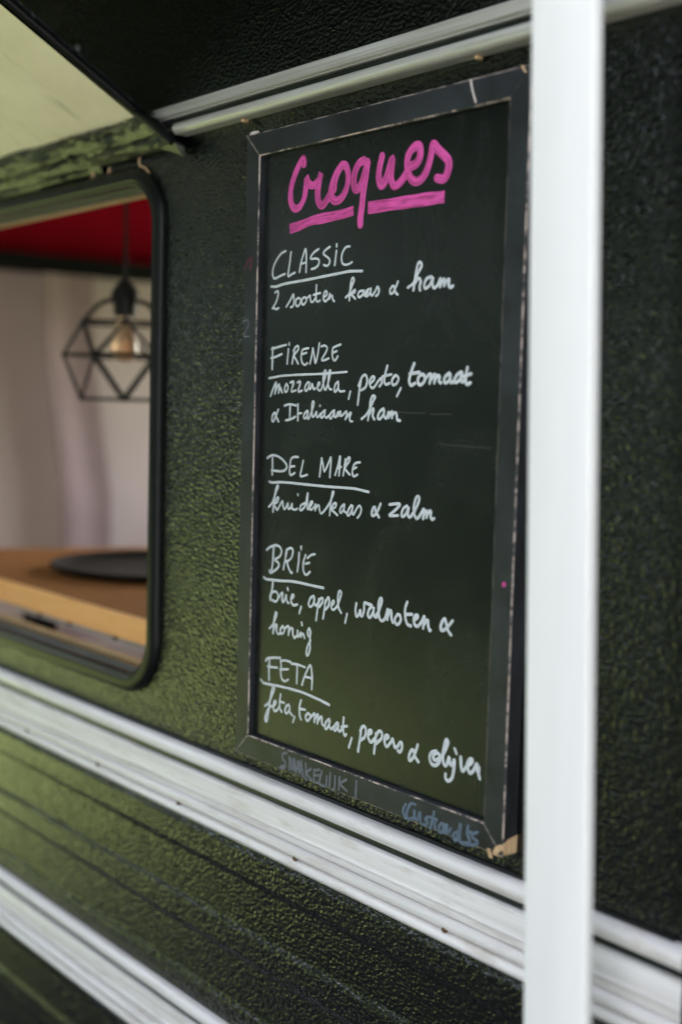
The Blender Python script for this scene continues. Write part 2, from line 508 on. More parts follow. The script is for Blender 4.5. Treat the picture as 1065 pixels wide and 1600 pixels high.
# broken sealant under the lower strip
sl = MB()
rs = random.Random(5)
sl.extrude_x([(-.0005, -.5655), (-.008, -.566), (-.011, -.571), (-.007, -.577), (-.0005, -.579)], XL, .9, seg=140, wob=lambda x, j: (mnoise.noise(Vector((x * 22, j * .7, 3))) * .003, mnoise.noise(Vector((x * 17, 1.7, j * .3))) * .0045))
sl.build('sealant', M['rubber'], caravan, smooth=True, angle=60)
# thin dark sealing line above each strip
for dz in (0, -.3945):
    b = MB(); b.extrude_x([(-.0005, -.0535 + dz), (-.003, -.0540 + dz), (-.005, -.0575 + dz), (-.0005, -.0576 + dz)], XL, .71, seg=90, wob=lambda x, j: (0, mnoise.noise(Vector((x * 30, 9, j))) * .0015 if j < 2 else 0))
    b.build('sealant', M['rubber'], caravan, smooth=True)
# closing end of the upper strip and the door gap at the right
b = MB(); b.box((.7295, -.0165, -.171), (.734, -.0005, -.0585)); b.build('trim_end_cap', M['blackpaint'], caravan, bevel=.002)

# ---- awning rail above the board
RX0, RX1 = -.32, 2.58
b = MB(); b.extrude_x([(-.001, .9080), (-.0125, .9083), (-.0150, .9072), (-.0160, .9050), (-.0160, .8935), (-.0145, .8920), (-.0110, .8914), (-.0110, .8895), (-.001, .8893)], RX0, .56, seg=30)
ar = b.build('awning_rail', M['rail'], caravan, smooth=True, angle=40)
b = MB(); b.extrude_x([(-.001, .8890), (-.0065, .8885), (-.0075, .8830), (-.0065, .8780), (-.001, .8775)], RX0, .56, seg=60, wob=lambda x, j: (mnoise.noise(Vector((x * 14, 2, j * .2))) * .001, 0))
b.build('rail_groove', M['insert'], ar, smooth=True)
prof = [(-.001, .8690), (-.010, .8690)] + [(-.0185 + .0105 * math.cos(R(a)), .8605 + .0092 * math.sin(R(a))) for a in range(120, -110 + 360 + 1, 12) if a <= 262] 
prof = [(-.001, .8772), (-.012, .8774)] + [(-.0180 + .0090 * math.cos(R(a)), .8685 + .0086 * math.sin(R(a))) for a in range(75, 290, 12)] + [(-.012, .8606), (-.001, .8604)]
b = MB(); b.extrude_x(prof, RX0 + .1, RX1, seg=30)
b.build('rail_tube', M['rail'], ar, smooth=True, angle=45)
# small clips that stick out under the rail
for (x, s) in ((-.058, .6), (.398, .5)):
    b = MB(); b.box((x - .006 * s, -.014, .8555), (x + .006 * s, -.004, .8602)); b.build('rail_clip', M['chip'], ar, bevel=.002)
b = MB(); b.lathe([(0, 0), (.004, .0), (.0065, -.001), (.007, -.003), (.0068, -.005)], (0, 0, 0), 18)
b.v = [(-.556 + x, -.0045 - z * 1, 1.052 + y) for x, y, z in b.v]
b.v = [(x, -.0050 + (-.0045 - y), z) for x, y, z in b.v]
b.build('screw', M['screw'], caravan, smooth=True)

# ---- lifted hatch over the window
TH = R(29.5)
HD = Vector((0, -math.cos(TH), math.sin(TH))); HN = Vector((0, math.sin(TH), math.cos(TH)))
H0 = Vector((0, -.032, .8975)); HL = .62; HX0, HX1 = -1.42, -.318
b = MB()
def hp(x, l, t): return tuple(H0 + Vector((x, 0, 0)) + HD * l + HN * t)
nx, nl = 10, 8
vs = [hp(HX0 + (HX1 - HX0) * i / nx, HL * j / nl, -.002 * math.sin(math.pi * j / nl)) for i in range(nx + 1) for j in range(nl + 1)]
b.add(vs, [(i * (nl + 1) + j, (i + 1) * (nl + 1) + j, (i + 1) * (nl + 1) + j + 1, i * (nl + 1) + j + 1) for i in range(nx) for j in range(nl)])
b.add([hp(x, l, t) for t in (.0035, .022) for (x, l) in ((HX0, 0), (HX1, 0), (HX1, HL), (HX0, HL))],
      [(0, 3, 2, 1), (4, 5, 6, 7), (0, 1, 5, 4), (1, 2, 6, 5), (2, 3, 7, 6), (3, 0, 4, 7)], 1)
hatch = b.build('serving_hatch', [M['cream'], M['paint']], caravan, recalc=False)
b = MB()
b.tube([hp(HX1 + .004, HL, .008), hp(HX1 + .004, HL * .5, .008), hp(HX1 + .004, .05, .008), hp(HX1 + .006, .006, .006), (-.285, -.036, .893), (-.255, -.035, .878), (-.228, -.033, .858), (-.216, -.030, .846)],
       [.0065, .0065, .0065, .0068, .008, .0085, .0075, .004], 12)
b.build('edge_rubber', M['rubber'], hatch, smooth=True)
# crumpled paint-caked hinge under the hatch
def crumple(name, rows, x0, x1, seg, amp, seed, parent, thick=.004):
    b = MB(); n = len(rows); vs = []
    for i in range(seg + 1):
        x = x0 + (x1 - x0) * i / seg
        for j, (y, z) in enumerate(rows):
            p = Vector((x * 9, j * .35 + seed, seed * 1.3)); q = Vector((x * 31, j * .9 + seed, 2.))
            d = mnoise.noise(p) * amp + max(0, mnoise.noise(q) - .12) * amp * 1.8
            e = mnoise.noise(p + Vector((9, 3, 1))) * amp * .8 + (mnoise.noise(Vector((x * 45, seed, 4))) + mnoise.noise(Vector((x * 14, seed, 8)))) * amp * (.8 if j in (0, n - 1) else 0)
            vs.append((x, y - d, z + e))
    b.add(vs, [(i * n + j, (i + 1) * n + j, (i + 1) * n + j + 1, i * n + j + 1) for i in range(seg) for j in range(n - 1)])
    o = b.build(name, M['peel'], parent, smooth=True, angle=50)
    m_ = o.modifiers.new('thickness', 'SOLIDIFY'); m_.thickness = thick; m_.offset = 1
    return o
def rowsof(pts, k=4):
    r = []
    for a, c in zip(pts, pts[1:]):
        for t in range(k): r.append((a[0] + (c[0] - a[0]) * t / k, a[1] + (c[1] - a[1]) * t / k))
    return r + [pts[-1]]
crumple('hinge', rowsof([(-.030, .8985), (-.035, .890), (-.034, .880), (-.026, .868)]), HX0, -.262, 260, .0045, 2.1, hatch)
crumple('hinge', rowsof([(-.012, .872), (-.022, .865), (-.022, .857), (-.006, .849)]), HX0, -.235, 240, .0045, 7.7, hatch)
crumple('torn_sealant', rowsof([(-.002, .853), (-.009, .847), (-.008, .842), (-.003, .837)], 2), HX0, -.47, 200, .004, 4.4, hatch, .002)
b = MB(); b.box((HX0, -.010, .846), (-.25, -.003, .893)); b.build('hinge_backing', M['gap'], hatch)
b = MB(); b.add([(-.262, -.028, .868), (-.232, -.030, .858), (-.214, -.026, .847), (-.206, -.016, .842), (-.212, -.014, .828), (-.232, -.020, .833), (-.262, -.024, .846)], [(0, 1, 2, 3, 4, 5, 6)])
o = b.build('torn_flap', M['peel'], hatch); s = o.modifiers.new('thickness', 'SOLIDIFY'); s.thickness = .004
for pts, r_ in (([(-.352, -.004, .852), (-.351, -.006, .838), (-.347, -.006, .832), (-.334, -.006, .829), (-.322, -.004, .818)], .0016),
                ([(-.445, -.006, .842), (-.446, -.007, .832)], .002), ([(-.50, -.006, .842), (-.499, -.008, .831)], .0024)):
    b = MB(); b.tube(pts, r_, 6); b.build('sealant_drip', M['chip'], hatch, smooth=True)

# ---------------------------------------------------------------- counter, pan, lamp and curtain inside
def counter():
    root = thing('serving_counter', (-1.0, .1, .04 + Z0), 'brown wooden counter with a honey coloured front edge behind the serving window', 'counter')
    zt, zb = .080, .0395
    fy = .100
    b = MB()
    poly = [(-1.69, fy + .006), (1.2, fy + .006), (1.2, .95), (-1.36, .95)]
    vs = [(x, y, z) for z in (zb, zt) for x, y in poly]
    b.add(vs, [(3, 2, 1, 0), (4, 5, 6, 7), (0, 1, 5, 4), (1, 2, 6, 5), (2, 3, 7, 6), (3, 0, 4, 7)])
    b.build('counter_top', M['wood_top'], root, bevel=.002)
    for (xa, xb) in ((-1.69, -1.052), (-1.0475, 1.2)):
        b = MB(); b.box((xa, fy - .012, zb - .001), (xb, fy + .0055, zt + .0005)); b.build('edge_plank', M['wood_edge'], root, bevel=.0015)
    b = MB(); b.box((-1.02, fy + .004, .023), (1.2, fy + .016, .0385)); r_ = b.build('support_rail', M['steel'], root, bevel=.002)
    for x in (-.905, -.78, -.60):
        b = MB(); b.lathe([(0, .005), (.004, .005), (.0055, .003), (.0055, 0)], (0, 0, 0), 12)
        b.v = [(x + p, fy + .004 - r, .0315 + q) for p, q, r in b.v]; b.build('bolt', M['iron'], r_, smooth=True)
    for x in (-1.4, .9):
        b = MB(); b.box((x, .3, -.74), (x + .06, .36, zb)); b.build('leg', M['blackpaint'], root)
counter()
def pan():
    c = (-1.062, .477, .0808)
    root = thing('crepe_pan', (c[0], c[1], c[2] + Z0), 'round black iron pan with a low rim lying on the brown counter', 'pan')
    b = MB(); b.lathe([(0, .003), (.212, .003), (.222, .005), (.238, .016), (.243, .0175), (.2465, .0170), (.2465, .0145), (.241, .010), (.230, .0), (0, .0)], c, 64)
    b.build('pan_body', M['iron'], root, smooth=True, angle=50)
    b = MB()
    for k in (-1, 1): b.tube([(c[0] + .235, c[1] + k * .03, c[2] + .017), (c[0] + .29, c[1] + k * .03, c[2] + .024)], .005, 8)
    b.tube([(c[0] + .29, c[1] - .033, c[2] + .024), (c[0] + .29, c[1] + .033, c[2] + .024)], .006, 8)
    b.build('handle', M['iron'], root, smooth=True)
pan()
def lamp():
    cx, cy = -.928, .30
    zc = .5555
    root = thing('pendant_lamp', (cx, cy, .42 + Z0), 'black geometric wire cage pendant lamp with an amber bulb hanging behind the serving window', 'lamp')
    b = MB(); b.tube([(cx, cy, .70), (cx, cy, 1.327)], .0042, 8); b.build('cable', M['wire'], root, smooth=True)
    b = MB(); b.lathe([(0, .722), (.006, .722), (.008, .712), (.019, .704), (.027, .690), (.0305, .675), (.0305, .671), (.025, .666), (.0235, .648), (.021, .638), (0, .638)], (cx, cy, 0), 28)
    b.build('socket', M['wire'], root, smooth=True)
    b = MB(); b.lathe([(.0125, .640), (.0135, .630), (.018, .612), (.0240, .594), (.0275, .577), (.026, .562), (.020, .551), (.010, .5455), (0, .5445)], (cx, cy, 0), 28)
    bulb = b.build('bulb', M['amber'], root, smooth=True)
    b = MB(); b.lathe([(0, .015), (.006, .011), (.009, 0), (.007, -.011), (0, -.015)], (cx, cy, .575), 14)
    b.build('filament', M['filament'], bulb, smooth=True)
    phi = math.atan2(2.375, 1.35)                       # cage turned with one corner to the side
    def ringp(r, z, off): return [Vector((cx + r * math.cos(phi + R(60 * k + off)), cy + r * math.sin(phi + R(60 * k + off)), z)) for k in range(6)]
    E_, B_, U_ = ringp(.124, zc, 2), ringp(.101, .466, 32), ringp(.098, .624, 32)
    b = MB(); r = .0034
    for k in range(6):
        for ringx in (E_, B_, U_): b.tube([ringx[k], ringx[(k + 1) % 6]], r, 8)
        for q in (B_, U_):
            b.tube([E_[k], q[k]], r, 8); b.tube([E_[(k + 1) % 6], q[k]], r, 8)
        u = U_[k]; c0 = Vector((cx, cy, 0))
        dirv = Vector((u.x - cx, u.y - cy, 0)).normalized()
        b.tube([u, c0 + dirv * .070 + Vector((0, 0, .654)), c0 + dirv * .052 + Vector((0, 0, .667)), c0 + dirv * .024 + Vector((0, 0, .672))], r, 8)
        for ringx in (E_, B_, U_):
            b.lathe([(0, .0052), (.0037, .0037), (.0052, 0), (.0037, -.0037), (0, -.0052)], tuple(ringx[k]), 8)
    b.build('wire_cage', M['wire'], root, smooth=True)
lamp()
def curtain():
    root = thing('curtain', (XL + .05, 1.05, -.2 + Z0), 'pale pink curtain with a broad shaded fold hanging below a black bar inside', 'curtain')
    x = XL + .16
    b = MB(); b.box((XL + .021, .025, .900), (XL + .20, YB - .03, .962)); b.build('curtain_bar', M['blackpaint'], root, bevel=.003)
    ys = [.03 + i * .01 for i in range(203)]
    def fold(y, z):
        f = .012 * math.sin(y * 5.5 + .4) + .003 * math.sin(y * 17 + z * .8)
        f += .0
        return f
    zs = [-.70 + i * .08 for i in range(21)]
    vs = [(x + fold(y, z), y, min(z, .902)) for y in ys for z in zs]
    n = len(zs)
    b = MB(); b.add(vs, [(i * n + j, (i + 1) * n + j, (i + 1) * n + j + 1, i * n + j + 1) for i in range(len(ys) - 1) for j in range(n - 1)])
    b.build('cloth', M['curtain'], root, smooth=True, angle=180)
curtain()
def mauve_strip():
    root = thing('curtain', (XL + .26, 1.1, -.2 + Z0), 'narrow mauve cloth hanging in front of the pale curtain, below the black bar', 'curtain')
    vs = []; ns = 15; zs = [-.40 + .065 * k for k in range(20)] + [.893]
    for z in zs:
        yl = .955 + .075 * max(0, min(1, (.62 - z) / .5)); wd_ = .205
        for k in range(ns):
            t = k / (ns - 1)
            vs.append((XL + .265 + .010 * math.sin(t * 7 + z * 1.5) - .03 * t, yl + wd_ * t, z))
    b = MB(); b.add(vs, [(i * ns + j, i * ns + j + 1, (i + 1) * ns + j + 1, (i + 1) * ns + j) for i in range(len(zs) - 1) for j in range(ns - 1)])
    b.build('cloth', M['mauve'], root, smooth=True, angle=180)
mauve_strip()

# ---------------------------------------------------------------- the menu board
def menu_board():
    BW, BH, FW = .461, .80, .0315
    root = thing('menu_board', (.23, 0, -.032 + Z0), 'black framed chalkboard menu lettered in pink and white, hung on the caravan wall', 'menu board')
    yf, yb, yp = -.0232, -.0012, -.0140
    b = MB(); b.box((.0004, yp, .0004), (BW - .0004, yb - .001, BH - .0004)); b.build('writing_panel', M['board'], root)
    # four mitred rails, chamfered edges worn to the wood
    ch = .0013
    def railp(axis, lo):
        # cross-section in (u, y): u = 0 inner edge, FW outer edge
        return [(0, yb, 0), (0, yf + ch, 1), (ch, yf, 0), (FW - ch, yf, 1), (FW, yf + ch, 0), (FW, yb, 0)]
    cw = .0017
    sec = [(0, yb, 0), (0, yf + .0012, 1), (cw, yf, 0), (FW - cw * .8, yf, 1), (FW, yf + .0013, 0), (FW, yb, 0)]; mats = [0, 1, 0, 1, 0, 0]
    def rail(p0, p1, outn):
        # p0, p1 inner corners (x, z); outn outward normal
        d = Vector((p1[0] - p0[0], p1[1] - p0[1])); d.normalize()
        b = MB(); n = len(sec); N = 60; vs = []
        L = math.hypot(p1[0] - p0[0], p1[1] - p0[1])
        sd = random.random() * 50
        for i in range(N + 1):
            for j, (u, y, _) in enumerate(sec):
                s = -u + (L + 2 * u) * i / N
                wob = 0
                if j in (1, 2, 3, 4): wob = mnoise.noise(Vector((s * 90, sd, 1.5 if j < 3 else 7))) * .00035
                vs.append((p0[0] + d.x * s + outn[0] * (u + (wob if j in (2,) else -wob if j == 3 else 0)), y + (wob if j in (1, 4) else 0), p0[1] + d.y * s + outn[1] * (u + (wob if j == 2 else -wob if j == 3 else 0))))
        for i in range(N):
            for j in range(n):
                b.add([], [])
                b.f.append((i * n + j, (i + 1) * n + j, (i + 1) * n + (j + 1) % n, i * n + (j + 1) % n)); b.mi.append(mats[j])
        b.v = vs
        b.f.append(tuple(range(n))); b.mi.append(1); b.f.append(tuple(N * n + j for j in range(n))[::-1]); b.mi.append(1)
        return b.build('frame_rail', [M['frame'], M['worn']], root)
    g = .0002
    rail((g, BH), (BW - g, BH), (0, 1)); rail((g, 0), (BW - g, 0), (0, -1))
    rail((0, g), (0, BH - g), (-1, 0)); rail((BW, g), (BW, BH - g), (1, 0))
    # chipped corners and a staple end
    def chip(pts, name='chipped_corner', mat='chip'):
        bm = bmesh.new()
        for p in pts: bm.verts.new((p[0] - .23, p[1], p[2] + .032))
        bmesh.ops.convex_hull(bm, input=bm.verts)
        me = bpy.data.meshes.new(name); bm.to_mesh(me); bm.free(); me.materials.append(M[mat])
        o = bpy.data.objects.new(name, me); COL.objects.link(o); o.parent = root
    X, Zb = BW + FW, -FW
    arc = [(math.cos(R(a)), math.sin(R(a))) for a in range(90, 181, 15)]
    chip([(X + .0012 - .0005 + (c_ + 0) * .015, yf - .0011, Zb - .0008 + .0005 + (1 - s_) * .0 + s_ * .014) for c_, s_ in arc]
         + [(X + .0012, yf + .003, Zb + .016), (X + .0012, yf + .010, Zb + .020), (X + .0012, yb, Zb + .022), (X + .0010, yb, Zb + .002), (X + .0004, yf + .0030, Zb + .0020), (X - .003, yf + .002, Zb - .0012), (X - .014, yb, Zb - .0012), (X - .014, yf + .002, Zb - .0012)])
    chip([(X - .024, yf - .0008, Zb + .004), (X - .018, yf - .0008, Zb + .005), (X - .018, yf + .001, Zb - .003), (X - .0225, yf + .002, Zb - .007), (X - .0185, yf + .004, Zb - .0078), (X - .0235, yf + .006, Zb - .002)], 'splinter')
    Zt = BH + FW
    chip([(X - .016, yf - .0006, Zt + .0006), (X - .010, yf - .0007, Zt - .007), (X - .002, yf + .001, Zt - .010), (X + .0006, yf + .003, Zt - .009), (X + .0006, yf + .010, Zt + .0006), (X - .014, yf + .010, Zt + .001)])
    chip([(-FW + .004, yf + .001, Zt - .001), (-FW + .020, yf + .002, Zt - .001), (-FW + .005, yf + .003, Zt + .0045), (-FW + .021, yf + .004, Zt + .0045), (-FW + .004, yf + .010, Zt), (-FW + .020, yf + .010, Zt)], 'paper_scrap', 'worn_pale')
    for (cx_, cz_, dx, dz, t0, t1) in ((0, 0, -1, -1, .02, .97), (BW, 0, 1, -1, .0, .86), (0, BH, -1, 1, .05, 1.)):
        b = MB(); k = 14
        for sgn in (-1, 1): pass
        vs = []
        for i in range(k + 1):
            t = (t0 + (t1 - t0) * i / k) * FW; wv = .0009 + .0005 * mnoise.noise(Vector((i * .6, cx_ * 9, cz_ * 5)))
            for sg in (-1, 1): vs.append((cx_ + dx * t - dz * wv * sg * .7, yf - .00025, cz_ + dz * t + dx * wv * sg * .7))
        b.add(vs, [(2 * i, 2 * i + 1, 2 * i + 3, 2 * i + 2) for i in range(k)])
        b.build('worn_mitre', M['worn_pale2'], root)
    # crack across the upper rail, scuffs
    b = MB(); b.tube([(.401, yf - .0001, BH + .0305), (.404, yf - .0002, BH + .020), (.4105, yf - .0002, BH + .004)], .0011, 6); b.build('scratch', M['worn_pale'], root)
    b = MB(); b.lathe([(0, .0007), (.002, .0006), (.003, .0002), (.003, -.0005)], (0, 0, 0), 14); b.v = [(.4795 + x, yf - z, .2735 + y) for x, y, z in b.v]
    b.build('pink_dot', M['pink'], root, smooth=True)
    # ---- the writing: every stroke a thin flat bead of marker ink on the panel
    def spline(pts, step):
        P = [Vector(p) for p in pts]
        if len(P) == 2: P = [P[0], (P[0] + P[1]) / 2, P[1]]
        Q = [P[0] * 2 - P[1]] + P + [P[-1] * 2 - P[-2]]
        res = []
        for i in range(1, len(Q) - 2):
            a, b_, c, d = Q[i - 1:i + 3]
            n = max(2, int((c - b_).length / step))
            for k in range(n):
                t = k / n
                res.append(.5 * ((2 * b_) + (c - a) * t + (2 * a - 5 * b_ + 4 * c - d) * t * t + (3 * b_ - a - 3 * c + d) * t ** 3))
        res.append(P[-1]); return res
    OFF = ((-1, 0), (-.93, .55), (-.5, .9), (0, 1), (.5, .9), (.93, .55), (1, 0))
    def stroke(mb, pts, wmm, y, h, seed, lift):
        S = spline([(a / 1000, b_ / 1000) for a, b_ in pts], .0011 if wmm < 8 else .002)
        if len(S) < 3: return
        hw = wmm / 2000 * (.98 if wmm > 8 else .74); n = len(OFF); vs = []; N = len(S)
        # rounded ends
        t0 = (S[0] - S[1]).normalized(); t1 = (S[-1] - S[-2]).normalized()
        caps0 = [(S[0] + t0 * hw * math.sin(R(a)), math.cos(R(a))) for a in ((80, 55, 25) if wmm < 12.5 else (14, 8, 3))]
        caps1 = [(S[-1] + t1 * hw * math.sin(R(a)), math.cos(R(a))) for a in ((25, 55, 80) if wmm < 12.5 else (3, 8, 14))]
        seq = caps0 + [(p, 1.) for p in S] + caps1
        for i, (p, sc) in enumerate(seq):
            if i < 3: t = -t0
            elif i >= len(seq) - 3: t = t1
            else:
                k = i - 3; t = (S[min(k + 1, N - 1)] - S[max(k - 1, 0)])
                t = t.normalized() if t.length > 1e-9 else t1
            nn = Vector((-t.y, t.x))
            wv = sc * hw * (1 + .14 * mnoise.noise(Vector((i * .07, seed, 2.))) + .015 * mnoise.noise(Vector((i * .7, seed, 5.))))
            for (u, hh) in OFF:
                q = p + nn * (u * wv)
                vs.append((q.x, y - lift - i * 2e-7 - hh * h * max(sc, .35), q.y)); mb.at.append((u * 2.6 + seed * 7, i * (.05 if wmm > 8 else .09), seed * 3.))
        fs = [(i * n + j, (i + 1) * n + j, (i + 1) * n + j + 1, i * n + j + 1) for i in range(len(seq) - 1) for j in range(n - 1)]
        mb.add(vs, fs)
    seed = 0
    NAMES = {'pink': 'heading_lettering', 'white': 'lettering', 'white_line': 'underline', 'faint': 'faded_lettering', 'blue': 'faded_lettering', 'redmark': 'pen_mark', 'smear': 'pen_mark', 'scuff': 'scuff_mark'}
    MATS = {'white_line': 'white', 'redmark': 'redink', 'smear': 'faint'}
    for (kind, wmm, strokes) in STROKES:
        mb = MB()
        y = yf if kind in ('faint', 'blue', 'redmark', 'smear') else yp
        for st in strokes:
            seed += 1
            stroke(mb, st, wmm, y - .00004, .00022 if kind not in ('faint', 'blue', 'smear', 'scuff') else .0001, seed * 1.37, (seed % 7) * .00002)
        name = NAMES[kind]
        if kind == 'pink' and len(strokes) == 1: name = 'underline'
        mb.build(name, M[MATS.get(kind, kind)], root, smooth=True, recalc=False, angle=60)
M['worn_pale2'] = mat_plain('chipped_paint_edge', (.20, .17, .15), .7, .8, 160)
M['worn_pale'] = mat_plain('bare_pale_wood', (.55, .48, .42), .7, .2, 90)
